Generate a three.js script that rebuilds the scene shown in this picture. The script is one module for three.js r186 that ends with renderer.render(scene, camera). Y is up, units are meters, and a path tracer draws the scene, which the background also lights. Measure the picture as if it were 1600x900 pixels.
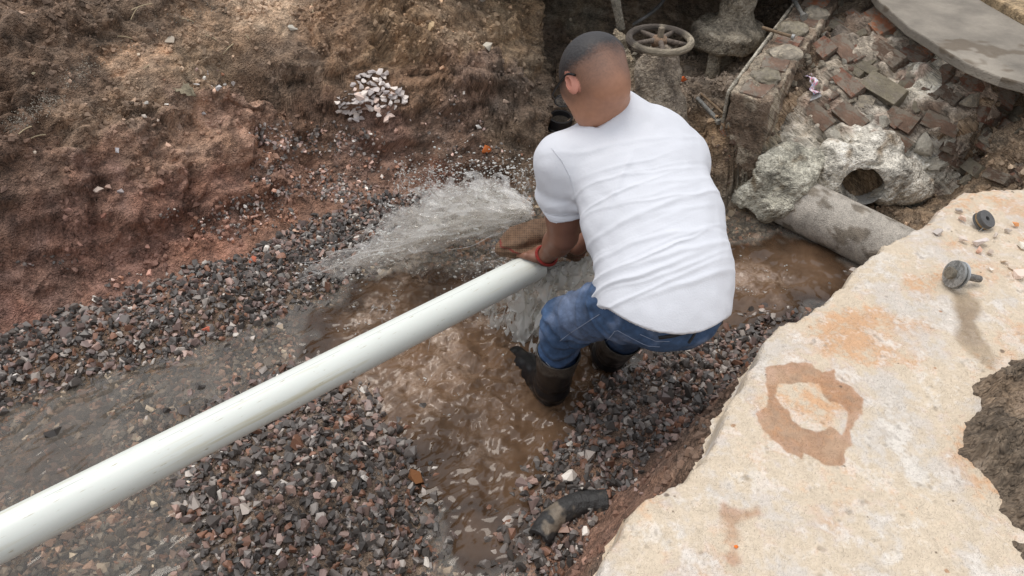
import * as THREE from 'three';
import { ConvexGeometry } from 'three/addons/geometries/ConvexGeometry.js';
import { mergeGeometries, mergeVertices, toCreasedNormals } from 'three/addons/utils/BufferGeometryUtils.js';
import { RoundedBoxGeometry } from 'three/addons/geometries/RoundedBoxGeometry.js';

// ---------------------------------------------------------------- camera, sky, sun, exposure
const scene = new THREE.Scene();
const F = 1150, PITCH = 40 * Math.PI / 180, CAM_Y = 2.05;
const camera = new THREE.PerspectiveCamera(2 * Math.atan(450 / F) * 180 / Math.PI, 16 / 9, 0.05, 200);
camera.position.set(0, CAM_Y, 0);
camera.rotation.x = -PITCH;
camera.updateMatrixWorld(true);

const SUN = new THREE.Vector3(-1.0, 6, -0.9).normalize();
{ // bright overcast sky, brightest round the veiled sun
  const w = 256, h = 128, d = new Float32Array(w * h * 4);
  for (let j = 0; j < h; j++) for (let i = 0; i < w; i++) {
    const el = (j + 0.5) / h * Math.PI - Math.PI / 2, az = (i + 0.5) / w * Math.PI * 2;
    const up = Math.max(0, Math.sin(el));
    const cloud = 1 + 0.10 * Math.sin(az * 3 + 4 * up) * Math.cos(el) + 0.08 * Math.sin(az * 7 + 9 * up + 1.3) * Math.cos(el) + 0.05 * Math.sin(az * 13 - 17 * up);
    const dx = Math.cos(el) * Math.cos(az), dz = Math.cos(el) * Math.sin(az), cs = Math.max(-1, Math.min(1, dx * -SUN.x + Math.sin(el) * SUN.y + dz * -SUN.z)), glow = Math.exp(-Math.pow(Math.acos(cs) / 0.55, 2));
    const L = (el > -0.02 ? (0.66 + 0.34 * up + 0.9 * glow) : 0.25) * cloud;
    const k = (j * w + i) * 4;
    d[k] = L * 0.95; d[k + 1] = L * 0.985; d[k + 2] = L * 1.06; d[k + 3] = 1;
  }
  const sky = new THREE.DataTexture(d, w, h, THREE.RGBAFormat, THREE.FloatType);
  sky.mapping = THREE.EquirectangularReflectionMapping; sky.magFilter = sky.minFilter = THREE.LinearFilter;
  sky.wrapS = THREE.RepeatWrapping; sky.needsUpdate = true;
  scene.background = sky; scene.environment = sky;
}
const sun = new THREE.DirectionalLight(0xfff4e6, 1.3);
sun.position.set(SUN.x * 7, SUN.y * 7, SUN.z * 7 - 2.5); sun.target.position.set(0, 0, -2.5);
sun.castShadow = true; sun.shadow.radius = 55; sun.shadow.mapSize.set(2048, 2048);
Object.assign(sun.shadow.camera, { left: -6, right: 6, top: 6, bottom: -6, near: 0.1, far: 20 });
scene.add(sun, sun.target);
const renderer = new THREE.WebGLRenderer({ antialias: true });
renderer.toneMapping = THREE.LinearToneMapping;
renderer.toneMappingExposure = 0.95;
renderer.shadowMap.enabled = true;

// ---------------------------------------------------------------- helpers
function rng(seed) { let a = seed >>> 0; return () => { a = (a + 0x6D2B79F5) | 0; let t = Math.imul(a ^ (a >>> 15), 1 | a); t = (t + Math.imul(t ^ (t >>> 7), 61 | t)) ^ t; return ((t ^ (t >>> 14)) >>> 0) / 4294967296; }; }
const V = (x, y, z) => new THREE.Vector3(x, y, z);
const clamp = (x, a = 0, b = 1) => x < a ? a : x > b ? b : x;
const smooth = (a, b, x) => { const t = clamp((x - a) / (b - a)); return t * t * (3 - 2 * t); };
const lerp = (a, b, t) => a + (b - a) * t;
const lin = (hex) => { const c = new THREE.Color(hex); return [c.r, c.g, c.b]; };
const PERM = new Uint8Array(512); { const r = rng(77); const p = [...Array(256).keys()]; for (let i = 255; i > 0; i--) { const j = Math.floor(r() * (i + 1)); [p[i], p[j]] = [p[j], p[i]]; } for (let i = 0; i < 512; i++) PERM[i] = p[i & 255]; }
const GX = [1, -1, 1, -1, 1, -1, 1, -1, 0, 0, 0, 0], GY = [1, 1, -1, -1, 0, 0, 0, 0, 1, -1, 1, -1], GZ = [0, 0, 0, 0, 1, 1, -1, -1, 1, 1, -1, -1];
function noise(x, y, z) { // gradient noise, about -1..1
  const fx = Math.floor(x), fy = Math.floor(y), fz = Math.floor(z), X = fx & 255, Y = fy & 255, Z = fz & 255;
  x -= fx; y -= fy; z -= fz;
  const u = x * x * x * (x * (x * 6 - 15) + 10), v = y * y * y * (y * (y * 6 - 15) + 10), w = z * z * z * (z * (z * 6 - 15) + 10);
  const g = (h, a, b, c) => { h %= 12; return GX[h] * a + GY[h] * b + GZ[h] * c; };
  const A = PERM[X] + Y, AA = PERM[A] + Z, AB = PERM[A + 1] + Z, B = PERM[X + 1] + Y, BA = PERM[B] + Z, BB = PERM[B + 1] + Z;
  const l = (t, a, b) => a + t * (b - a);
  return l(w, l(v, l(u, g(PERM[AA], x, y, z), g(PERM[BA], x - 1, y, z)), l(u, g(PERM[AB], x, y - 1, z), g(PERM[BB], x - 1, y - 1, z))),
    l(v, l(u, g(PERM[AA + 1], x, y, z - 1), g(PERM[BA + 1], x - 1, y, z - 1)), l(u, g(PERM[AB + 1], x, y - 1, z - 1), g(PERM[BB + 1], x - 1, y - 1, z - 1))));
}
function fbm(x, y, z, n = 4, gain = 0.5) { let s = 0, a = 1; for (let i = 0; i < n; i++) { s += a * noise(x, y, z); a *= gain; x = x * 2.03 + 11.7; y = y * 2.03 + 5.1; z = z * 2.03 + 3.3; } return s; }
function ridge(x, y, z, n = 3) { let s = 0, a = 1; for (let i = 0; i < n; i++) { s += a * (1 - 2 * Math.abs(noise(x, y, z))); a *= 0.5; x = x * 2.1 + 7.7; y = y * 2.1 + 2.1; z = z * 2.1 + 9.3; } return s; }

// a pixel of the photograph (1600 x 900) gives a ray; height, depth or the ground gives the distance
const SP = Math.sin(PITCH), CP = Math.cos(PITCH);
function ray(px, py) { const u = (px - 800) / F, v = (py - 450) / F; return V(u, -(SP + v * CP), -(CP - v * SP)); } // one unit of depth
function W(px, py, y) { const r = ray(px, py); return r.multiplyScalar((CAM_Y - y) / -r.y).setY(y); }
function D(px, py, depth) { const r = ray(px, py).multiplyScalar(depth); r.y += CAM_Y; return r; }
function toPx(p) { const dy = CAM_Y - p.y, zf = -p.z, dep = zf * CP + dy * SP; return [800 + F * p.x / dep, 450 + F * (dy * CP - zf * SP) / dep, dep]; }

const used = {};
function numbered(name) { const n = used[name] = (used[name] ?? -1) + 1; return n ? `${name}_${String(n).padStart(3, '0')}` : name; }
function shadows(o) { o.traverse((c) => { if (c.isMesh) { c.castShadow = true; c.receiveShadow = true; } }); return o; }
function mesh(name, geo, mat, parent) { const m = new THREE.Mesh(geo, mat); m.name = name; m.castShadow = m.receiveShadow = true; if (parent) parent.add(m); return m; }
function thing(name, label, category, pos, group) { const o = new THREE.Group(); o.name = numbered(name); if (pos) o.position.copy(pos); o.userData = { label, category }; if (group) o.userData.group = group; scene.add(o); return o; }
function solo(name, geo, mat, label, category, group) { const m = mesh(numbered(name), geo, mat, scene); m.userData = { label, category }; if (group) m.userData.group = group; return m; }
function kind(o, k, label, category) { o.userData = { kind: k, label, category }; return o; }

// textures -----------------------------------------------------------------
function tile2(period, seed) { // periodic value noise on a lattice
  const r = rng(seed), g = new Float32Array(period * period); for (let i = 0; i < g.length; i++) g[i] = r();
  return (x, y) => { const xi = Math.floor(x), yi = Math.floor(y); let fx = x - xi, fy = y - yi; fx = fx * fx * (3 - 2 * fx); fy = fy * fy * (3 - 2 * fy);
    const m = (a) => ((a % period) + period) % period, x0 = m(xi), x1 = m(xi + 1), y0 = m(yi) * period, y1 = m(yi + 1) * period;
    return lerp(lerp(g[y0 + x0], g[y0 + x1], fx), lerp(g[y1 + x0], g[y1 + x1], fx), fy); };
}
function texture(size, fn, srgb = true, repeat = true, h = size) {
  const d = new Uint8Array(size * h * 4);
  for (let j = 0; j < h; j++) for (let i = 0; i < size; i++) { const c = fn((i + 0.5) / size, (j + 0.5) / h), k = (j * size + i) * 4; d[k] = clamp(c[0]) * 255; d[k + 1] = clamp(c[1]) * 255; d[k + 2] = clamp(c[2]) * 255; d[k + 3] = c.length > 3 ? clamp(c[3]) * 255 : 255; }
  const t = new THREE.DataTexture(d, size, h); t.magFilter = THREE.LinearFilter; t.minFilter = THREE.LinearMipmapLinearFilter; t.generateMipmaps = true;
  if (repeat) t.wrapS = t.wrapT = THREE.RepeatWrapping; if (srgb) t.colorSpace = THREE.SRGBColorSpace; t.needsUpdate = true; return t;
}
function tileFbm(base, oct, seed, gain = 0.5) { const ns = []; for (let i = 0; i < oct; i++) ns.push(tile2(base << i, seed + i * 13)); return (u, v) => { let s = 0, a = 1, t = 0; for (let i = 0; i < oct; i++) { s += a * ns[i](u * (base << i), v * (base << i)); t += a; a *= gain; } return s / t; }; }
function rep(t, x, y = x) { const c = t.clone(); c.repeat.set(x, y); c.needsUpdate = true; return c; }
const texSoilGrain = (() => { const a = tileFbm(8, 6, 5, 0.85), b = tileFbm(64, 3, 9, 0.9); return texture(512, (u, v) => { const q = a(u, v), s = b(u, v); let g = 0.84 + (q - 0.5) * 1.0 + (s - 0.5) * 0.45; return [g * 1.01, g, g * 0.98]; }); })();
const texSoilBump = (() => { const a = tileFbm(8, 6, 51, 0.8), b = tileFbm(40, 3, 91, 0.8); return texture(512, (u, v) => { const q = a(u, v), c = Math.abs(b(u, v) - 0.5) * 2; const g = 0.7 * q + 0.5 * Math.min(c * 1.6, 1) - 0.1; return [g, g, g]; }, false); })();
const texFineGrain = (() => { const b = tileFbm(96, 2, 19, 0.9), a = tileFbm(6, 4, 3, 0.6); return texture(256, (u, v) => { const g = 0.9 + (b(u, v) - 0.5) * 0.5 + (a(u, v) - 0.5) * 0.35; return [g, g, g]; }); })();

// surface nets over a signed distance field ---------------------------------
function nets(sdf, min, max, cell, { color, uv, flat } = {}) {
  const nx = Math.ceil((max.x - min.x) / cell) + 1, ny = Math.ceil((max.y - min.y) / cell) + 1, nz = Math.ceil((max.z - min.z) / cell) + 1;
  const f = new Float32Array(nx * ny * nz);
  const B = 4, far = B * cell * 1.35 + .03; // blocks well away from the surface are filled in one go
  for (let z0 = 0; z0 < nz; z0 += B) for (let y0 = 0; y0 < ny; y0 += B) for (let x0 = 0; x0 < nx; x0 += B) {
    const m = sdf(min.x + (x0 + B / 2) * cell, min.y + (y0 + B / 2) * cell, min.z + (z0 + B / 2) * cell), skip = Math.abs(m) > far;
    for (let z = z0; z < Math.min(nz, z0 + B); z++) for (let y = y0; y < Math.min(ny, y0 + B); y++) for (let x = x0; x < Math.min(nx, x0 + B); x++) f[x + nx * (y + ny * z)] = skip ? m : sdf(min.x + x * cell, min.y + y * cell, min.z + z * cell);
  }
  const id = new Int32Array(nx * ny * nz).fill(-1), pos = [], at = (x, y, z) => x + nx * (y + ny * z);
  const ed = [[0, 1], [0, 2], [0, 4], [1, 3], [1, 5], [2, 3], [2, 6], [3, 7], [4, 5], [4, 6], [5, 7], [6, 7]];
  const c8 = new Float32Array(8);
  for (let z = 0; z < nz - 1; z++) for (let y = 0; y < ny - 1; y++) for (let x = 0; x < nx - 1; x++) {
    let m = 0; for (let i = 0; i < 8; i++) { c8[i] = f[at(x + (i & 1), y + ((i >> 1) & 1), z + (i >> 2))]; if (c8[i] < 0) m |= 1 << i; }
    if (m === 0 || m === 255) continue;
    let sx = 0, sy = 0, sz = 0, n = 0;
    for (const [a, b] of ed) if ((c8[a] < 0) !== (c8[b] < 0)) { const t = c8[a] / (c8[a] - c8[b]); sx += (a & 1) + t * ((b & 1) - (a & 1)); sy += ((a >> 1) & 1) + t * (((b >> 1) & 1) - ((a >> 1) & 1)); sz += (a >> 2) + t * ((b >> 2) - (a >> 2)); n++; }
    id[at(x, y, z)] = pos.length / 3; pos.push(min.x + (x + sx / n) * cell, min.y + (y + sy / n) * cell, min.z + (z + sz / n) * cell);
  }
  const idx = [], quad = (a, b, c, d, flip) => { if (flip) idx.push(a, b, c, a, c, d); else idx.push(a, c, b, a, d, c); };
  for (let z = 1; z < nz - 1; z++) for (let y = 1; y < ny - 1; y++) for (let x = 1; x < nx - 1; x++) {
    const s = f[at(x, y, z)] < 0;
    if (s !== f[at(x + 1, y, z)] < 0) quad(id[at(x, y - 1, z - 1)], id[at(x, y, z - 1)], id[at(x, y, z)], id[at(x, y - 1, z)], s);
    if (s !== f[at(x, y + 1, z)] < 0) quad(id[at(x - 1, y, z - 1)], id[at(x - 1, y, z)], id[at(x, y, z)], id[at(x, y, z - 1)], s);
    if (s !== f[at(x, y, z + 1)] < 0) quad(id[at(x - 1, y - 1, z)], id[at(x, y - 1, z)], id[at(x, y, z)], id[at(x - 1, y, z)], s);
  }
  const g = new THREE.BufferGeometry(), P = new Float32Array(pos), N = new Float32Array(pos.length), e = cell * 0.5;
  for (let i = 0; i < P.length; i += 3) { const x = P[i], y = P[i + 1], z = P[i + 2]; let a = sdf(x + e, y, z) - sdf(x - e, y, z), b = sdf(x, y + e, z) - sdf(x, y - e, z), c = sdf(x, y, z + e) - sdf(x, y, z - e); const l = Math.hypot(a, b, c) || 1; N[i] = a / l; N[i + 1] = b / l; N[i + 2] = c / l; }
  g.setAttribute('position', new THREE.BufferAttribute(P, 3)); g.setAttribute('normal', new THREE.BufferAttribute(N, 3));
  const U = new Float32Array(P.length / 3 * 2), C = color ? new Float32Array(P.length) : null;
  for (let i = 0, j = 0; i < P.length; i += 3, j += 2) { if (uv) { const t = uv(P[i], P[i + 1], P[i + 2]); U[j] = t[0]; U[j + 1] = t[1]; } else { U[j] = P[i]; U[j + 1] = P[i + 1] * .8 - P[i + 2] * .6; } if (C) { const c = color(P[i], P[i + 1], P[i + 2], N[i], N[i + 1], N[i + 2]); C[i] = c[0]; C[i + 1] = c[1]; C[i + 2] = c[2]; } }
  g.setAttribute('uv', new THREE.BufferAttribute(U, 2)); if (C) g.setAttribute('color', new THREE.BufferAttribute(C, 3));
  g.setIndex(idx); return g;
}
const smin = (a, b, k) => { const h = Math.max(k - Math.abs(a - b), 0) / k; return Math.min(a, b) - h * h * k * 0.25; };
function cap(ax, ay, az, ra, bx, by, bz, rb) { // tapered capsule (round cone approximated)
  const dx = bx - ax, dy = by - ay, dz = bz - az, L2 = dx * dx + dy * dy + dz * dz || 1e-9;
  return (x, y, z) => { const t = clamp(((x - ax) * dx + (y - ay) * dy + (z - az) * dz) / L2), px = x - ax - dx * t, py = y - ay - dy * t, pz = z - az - dz * t; return Math.sqrt(px * px + py * py + pz * pz) - ra - (rb - ra) * t; };
}
const capV = (a, ra, b, rb) => cap(a.x, a.y, a.z, ra, b.x, b.y, b.z, rb);
function ell(c, ax, ay, az, r) { // ellipsoid: centre, three unit axes, radii
  return (x, y, z) => { const X = x - c.x, Y = y - c.y, Z = z - c.z, p = (X * ax.x + Y * ax.y + Z * ax.z) / r[0], q = (X * ay.x + Y * ay.y + Z * ay.z) / r[1], s = (X * az.x + Y * az.y + Z * az.z) / r[2], k0 = Math.sqrt(p * p + q * q + s * s), k1 = Math.sqrt(p * p / r[0] / r[0] + q * q / r[1] / r[1] + s * s / r[2] / r[2]); return k1 < 1e-9 ? -Math.min(...r) : k0 * (k0 - 1) / k1; };
}

// ---------------------------------------------------------------- the lie of the land
// Contour-like lines with known heights; the ground between them is relaxed like a stretched skin.
const SLAB_Y = 0.70, WATER_Y = 0.03;
const slabEdgePx = [[860, 1010], [925, 908], [950, 868], [985, 800], [1035, 762], [1075, 742], [1112, 700], [1138, 640], [1160, 598], [1185, 556], [1212, 508], [1262, 488], [1300, 462], [1345, 412], [1398, 372], [1450, 345], [1482, 315], [1510, 296], [1560, 291], [1620, 287], [1720, 275]];
const slabEdge = slabEdgePx.map(([x, y]) => W(x, y, SLAB_Y));
const GX0 = -4, GX1 = 4.4, GZ0 = -0.6, GZ1 = 5.6, GC = 0.025; // zf = -z
const gnx = Math.round((GX1 - GX0) / GC) + 1, gnz = Math.round((GZ1 - GZ0) / GC) + 1;
const field = { h: new Float32Array(gnx * gnz), r: new Float32Array(gnx * gnz), g: new Float32Array(gnx * gnz) };
const pinned = new Uint8Array(gnx * gnz);
function pin(x, z, h, r, g) { const i = Math.round((x - GX0) / GC), j = Math.round((-z - GZ0) / GC); if (i < 0 || j < 0 || i >= gnx || j >= gnz) return; const k = j * gnx + i; pinned[k] = 1; field.h[k] = h; field.r[k] = r; field.g[k] = g; }
function pinLine(pts) { // [Vector3 with y = height, rough, gravel]
  for (let i = 0; i < pts.length; i++) { const [a, ra, ga] = pts[i]; pin(a.x, a.z, a.y, ra, ga); if (i + 1 < pts.length) { const [b, rb, gb] = pts[i + 1], n = Math.ceil(Math.hypot(b.x - a.x, b.z - a.z) / GC * 1.5); for (let s = 1; s < n; s++) { const t = s / n; pin(lerp(a.x, b.x, t), lerp(a.z, b.z, t), lerp(a.y, b.y, t), lerp(ra, rb, t), lerp(ga, gb, t)); } } }
}
const line = (pts, r, g) => pinLine(pts.map(([px, py, y]) => [W(px, py, y), r, g]));
// trench floor: gravel banks stand out of the water, channels lie under it
line([[-260, 640, .03], [0, 524, .045], [150, 474, .045], [300, 427, .05], [400, 387, .05], [480, 347, .06], [560, 318, .07], [640, 302, .05], [760, 300, .03], [850, 300, .0], [960, 330, .0], [1130, 336, -.02], [1240, 352, .0], [1345, 410, .0], [1430, 460, 0]], .12, .5);
line([[-200, 640, .07], [0, 565, .075], [120, 535, .08], [250, 500, .08], [380, 450, .08], [480, 400, .075], [560, 365, .06]], .1, 1);
line([[-160, 780, -.012], [60, 660, -.014], [200, 612, -.012], [330, 578, -.008], [450, 535, -.005], [560, 470, 0], [640, 420, 0], [760, 360, -.01], [900, 350, -.03], [1080, 380, -.03], [1230, 410, -.03]], .1, 1);
line([[-200, 1000, -.02], [60, 850, -.018], [180, 820, -.015], [250, 900, -.015], [260, 1000, -.015]], .1, 1);
line([[300, 690, .005], [330, 640, .03], [480, 570, .02]], .1, 1);
line([[350, 700, .06], [470, 640, .06], [560, 670, .06], [600, 740, .065], [585, 860, .06], [570, 960, .05]], .1, 1);
line([[340, 760, .05], [400, 830, .07], [390, 900, .065], [380, 980, .06]], .1, 1);
line([[460, 730, .085], [480, 800, .09], [500, 900, .075]], .1, 1);
line([[600, 560, -.03], [700, 560, -.05], [800, 520, -.05], [930, 480, -.05], [1100, 460, -.045], [1230, 440, -.03]], .1, 1);
line([[690, 640, -.03], [740, 720, -.025], [730, 800, -.01], [720, 900, -.008], [710, 1000, -.01]], .1, 1);
line([[800, 660, -.04], [850, 680, -.02]], .1, 1);
line([[860, 790, .045], [890, 720, .06], [960, 650, .065], [1020, 600, .06], [1090, 560, .05], [1140, 535, .03]], .1, 1);
line([[930, 750, .085], [1000, 680, .09], [1090, 610, .09]], .1, 1);
line([[890, 880, -.01], [930, 830, .01]], .1, 1);
// foot of the cut below the near slab
line([[770, 1040, .03], [868, 905, .045], [935, 815, .075], [1020, 712, .1], [1098, 645, .1], [1165, 578, .08], [1240, 525, .05], [1340, 452, .0]], .25, .5);
// the cut under the slab, set back below its edge
{
  const w = slabEdge.slice(0, 14);
  pinLine(w.map((p) => [V(p.x - .015, .53, p.z - .015), .3, 0]));
  pinLine(w.map((p) => [V(p.x + .09, .56, p.z + .1), .1, 0]));
  pinLine(slabEdge.slice(13).map((p) => [V(p.x, .4, p.z), .1, 0]));
  pinLine(slabEdge.slice(13).map((p) => [V(p.x, .56, p.z + .12), .1, 0]));
  for (let x = -.2; x < 4.3; x += .15) for (let z = .5; z > -2.4; z -= .15) { const q = V(x, .56, z); if (insideSlab(x, z, .15)) pin(q.x, q.z, .56, .1, 0); }
}
function insideSlab(x, z, m) { // right of the slab edge line by at least m
  let best = 1e9, side = 1; for (let i = 0; i + 1 < slabEdge.length; i++) { const a = slabEdge[i], b = slabEdge[i + 1], dx = b.x - a.x, dz = b.z - a.z, t = clamp(((x - a.x) * dx + (z - a.z) * dz) / (dx * dx + dz * dz)), ex = x - a.x - dx * t, ez = z - a.z - dz * t, d = ex * ex + ez * ez; if (d < best) { best = d; side = dx * ez - dz * ex; } }
  return side > 0 && best > m * m;
}
// left bank, from its foot upwards
line([[-220, 470, .34], [0, 420, .24], [130, 390, .22], [260, 360, .18], [380, 330, .14], [450, 300, .12]], 1, 0);
line([[-220, 400, .45], [0, 350, .42], [140, 318, .4], [250, 300, .33], [340, 285, .27], [400, 270, .23]], 1, 0);
line([[0, 290, .54], [130, 262, .52], [250, 230, .47], [350, 205, .44], [420, 175, .42]], 1, 0);
line([[-200, 300, .66], [0, 222, .665], [120, 190, .64], [260, 150, .62], [370, 130, .6], [440, 115, .55], [520, 95, .58], [620, 90, .56], [700, 100, .53], [790, 110, .52], [832, 110, .5]], 1, 0);
line([[400, 232, .2], [460, 212, .23], [530, 215, .22], [600, 215, .22]], .7, .3);
line([[470, 262, .12], [560, 256, .12], [640, 264, .08], [740, 272, .06], [820, 280, .03]], .8, .1);
line([[520, 165, .38], [580, 160, .38], [650, 170, .34], [740, 190, .28], [835, 215, .22]], 1, 0);
line([[-200, 250, .74], [0, 207, .72], [70, 162, .73], [140, 97, .755], [240, 42, .78], [350, 0, .8], [460, -40, .82]], .5, 0);
line([[-200, 180, .82], [0, 140, .8], [60, 100, .83], [120, 50, .86], [220, 5, .9], [300, -30, .92]], 1, 0);
line([[-200, 60, .98], [0, 20, .98], [100, -30, 1.0]], 1, 0);
line([[190, 95, .735], [300, 60, .745], [420, 36, .745], [450, 10, .77]], .3, 0);
line([[500, 40, .7], [600, 40, .67], [720, 40, .65], [800, 45, .63], [838, 50, .6]], 1, 0);
line([[500, -10, .8], [620, -15, .8], [720, -20, .78], [840, -20, .74]], 1, 0);
// hole beside the bank's corner, lumps and chamber behind the man
line([[862, 70, .32], [872, 130, .16], [876, 200, .05], [880, 250, .0]], .5, 0);
line([[880, 40, .6], [905, 12, .72], [950, 20, .74], [985, 60, .66], [1000, 110, .55], [1000, 160, .45]], .9, 0);
line([[905, 90, .45], [930, 130, .35], [930, 200, .2]], .8, 0);
line([[1010, 240, .2], [1090, 270, .1], [1160, 300, .04]], .8, 0);
line([[1090, 185, .44], [1112, 160, .5], [1140, 165, .5], [1190, 205, .42]], .8, 0);
line([[1128, 148, .53], [1165, 158, .55], [1205, 150, .55]], .6, 0);
line([[1075, 140, .44], [1110, 120, .44], [1130, 135, .46]], .7, 0);
pinLine([[V(.55, .34, -3.75), .5, 0], [V(.9, .32, -3.85), .5, 0], [V(1.1, .36, -3.75), .5, 0], [V(1.25, .36, -4.1), .5, 0]]);
pinLine([[V(.5, .34, -4.2), .5, 0], [V(.9, .32, -4.3), .5, 0], [V(1.3, .34, -4.4), .5, 0]]);
pinLine([[V(.35, .9, -4.75), .5, 0], [V(.9, .9, -4.85), .5, 0], [V(1.6, .85, -4.85), .5, 0]]);
line([[1205, 140, .55], [1245, 90, .6], [1290, 30, .64], [1310, -10, .7]], .8, 0);
line([[1210, 240, .26], [1250, 170, .42], [1290, 110, .54], [1330, 50, .64], [1375, 10, .71]], .9, 0);
// slope of broken masonry on the right
line([[1375, -20, .76], [1420, 36, .73], [1480, 76, .72], [1600, 138, .71], [1720, 190, .7]], .5, 0);
line([[1300, 140, .5], [1380, 165, .48], [1450, 165, .54], [1550, 190, .55], [1680, 240, .5]], .9, 0);
line([[1230, 260, .26], [1300, 235, .34], [1400, 245, .33], [1500, 255, .34], [1640, 280, .3]], .9, 0);
line([[1140, 312, .05], [1190, 322, .06], [1240, 305, .12], [1330, 315, .13], [1430, 325, .1], [1540, 320, .1]], .7, 0);
// the land around
pinLine([[V(-4, .95, .6), .3, 0], [V(-4, 1, -3), .3, 0], [V(-4, 1, -5.6), .3, 0], [V(0, .9, -5.6), .3, 0], [V(4.4, .8, -5.6), .3, 0], [V(4.4, .72, -3), .3, 0]]);
pinLine([[V(2.6, .73, -3), .2, 0], [V(2.4, .76, -4.4), .2, 0]]);
pinLine([[V(-3.0, .02, -.4), .3, 1], [V(-2.4, .0, .55), .3, 1], [V(-1.4, .0, .55), .3, 1]]);
pinLine([[V(-1, .5, .4), .3, 0], [V(-.55, .52, -.05), .3, 0]]);
{ // relaxation, coarse to fine
  const solve = (A, step, its) => {
    const w = 1.85;
    for (let it = 0; it < its; it++) for (let par = 0; par < 2; par++) for (let j = 0; j < gnz; j += step) for (let i = ((j / step + par) & 1) * step; i < gnx; i += 2 * step) {
      const k = j * gnx + i; if (pinned[k]) continue;
      const l = i >= step ? A[k - step] : A[k + (i + step < gnx ? step : 0)], r = i + step < gnx ? A[k + step] : l, u = j >= step ? A[k - gnx * step] : A[k + gnx * step], d = j + step < gnz ? A[k + gnx * step] : u;
      A[k] += w * ((l + r + u + d) / 4 - A[k]);
    }
  };
  for (const key of ['h', 'r', 'g']) {
    const A = field[key]; let m = 0, n = 0; for (let k = 0; k < A.length; k++) if (pinned[k]) { m += A[k]; n++; } m /= n; for (let k = 0; k < A.length; k++) if (!pinned[k]) A[k] = m;
    solve(A, 1, key === 'h' ? 420 : 250);
  }
  const A = field.h; for (let it = 0; it < 2; it++) { const B = A.slice(); for (let j = 1; j < gnz - 1; j++) for (let i = 1; i < gnx - 1; i++) { const k = j * gnx + i; A[k] = B[k] * .4 + .1 * (B[k - 1] + B[k + 1] + B[k - gnx] + B[k + gnx]) + .05 * (B[k - 1 - gnx] + B[k + 1 - gnx] + B[k - 1 + gnx] + B[k + 1 + gnx]); } }
}
function sample(A, x, z) { const a = clamp((x - GX0) / GC, 0, gnx - 1.001), b = clamp((-z - GZ0) / GC, 0, gnz - 1.001), i = Math.floor(a), j = Math.floor(b), u = a - i, v = b - j, k = j * gnx + i; return lerp(lerp(A[k], A[k + 1], u), lerp(A[k + gnx], A[k + gnx + 1], u), v); }
const polyOf = (pts, y) => pts.map(([a, b]) => W(a, b, y));
function polyDist(poly, x, z) { // signed distance, inside positive
  let d = 1e9, inside = false; for (let i = 0, j = poly.length - 1; i < poly.length; j = i++) { const a = poly[i], b = poly[j], dx = b.x - a.x, dz = b.z - a.z, t = clamp(((x - a.x) * dx + (z - a.z) * dz) / (dx * dx + dz * dz || 1e-9)), ex = x - a.x - dx * t, ez = z - a.z - dz * t; d = Math.min(d, ex * ex + ez * ez); if ((a.z > z) !== (b.z > z) && x < (b.x - a.x) * (z - a.z) / (b.z - a.z) + a.x) inside = !inside; }
  return (inside ? 1 : -1) * Math.sqrt(d);
}
const base = (x, z) => sample(field.h, x, z);
const baseN = (x, z, e = .03) => V(base(x - e, z) - base(x + e, z), 2 * e, base(x, z - e) - base(x, z + e)).normalize();
function relief(x, y, z, r) { // lumps, clods, ledges and cracks, measured along the surface's own normal
  if (r < .02) return 0;
  const wx = x + .045 * noise(x * 6, y * 6, z * 6), wy = y + .03 * noise(x * 5 + 3, y * 5, z * 5 + 8), wz = z + .045 * noise(x * 6 + 9, y * 6, z * 6 + 4);
  const big = fbm(wx * 3.6, wy * 4.4, wz * 3.6, 2), patch = smooth(-.3, .45, noise(wx * 4 + 33, wy * 4, wz * 4));
  const bil = (f, o) => Math.abs(noise(wx * f + o, wy * f * 1.1, wz * f + 2 * o));
  let d = .055 * big + .042 * noise(wx * 3.4, wy * 13, wz * 3.4) - .026 * Math.abs(noise(wx * 6, wy * 24, wz * 6));
  d += (.04 + .06 * patch) * (bil(8.5, 0) - .22) + (.022 + .034 * patch) * (bil(19, 4) - .22) + (.006 + .010 * patch) * (bil(38, 7) - .2) + .0022 * noise(wx * 62, wy * 62, wz * 62);
  d -= .05 * patch * Math.pow(clamp(1 - bil(3.1, 20) * 5), 2);
  return r * d * 1.15;
}
function groundPt(x, z) { const y = base(x, z), r = clamp(sample(field.r, x, z)), n = baseN(x, z), d = relief(x, y, z, r); return [V(x + n.x * d, y + n.y * d, z + n.z * d), n]; }
function groundY(x, z) { const y = base(x, z), n = baseN(x, z); return y + relief(x, y, z, clamp(sample(field.r, x, z))) / Math.max(n.y, .35); }
function march(px, py, inside) { const r = ray(px, py); let t0 = .8, t1 = .8; for (; t1 < 8; t1 += .012) { if (inside(r.x * t1, CAM_Y + r.y * t1, r.z * t1)) break; t0 = t1; } for (let i = 0; i < 11; i++) { const m = (t0 + t1) / 2; if (inside(r.x * m, CAM_Y + r.y * m, r.z * m)) t1 = m; else t0 = m; } return V(r.x * t1, CAM_Y + r.y * t1, r.z * t1); }
function hit(px, py, fn) {
  if (fn) return march(px, py, (x, y, z) => y < fn(x, z));
  return march(px, py, (x, y, z) => { const b = base(x, z), g = y - b; if (g > .25) return false; if (g < -.25) return true; return g * baseN(x, z).y < relief(x, y, z, clamp(sample(field.r, x, z))); });
}
function normalAt(x, z, e = .03, fn = base) { return V(fn(x - e, z) - fn(x + e, z), 2 * e, fn(x, z - e) - fn(x, z + e)).normalize(); }

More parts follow.
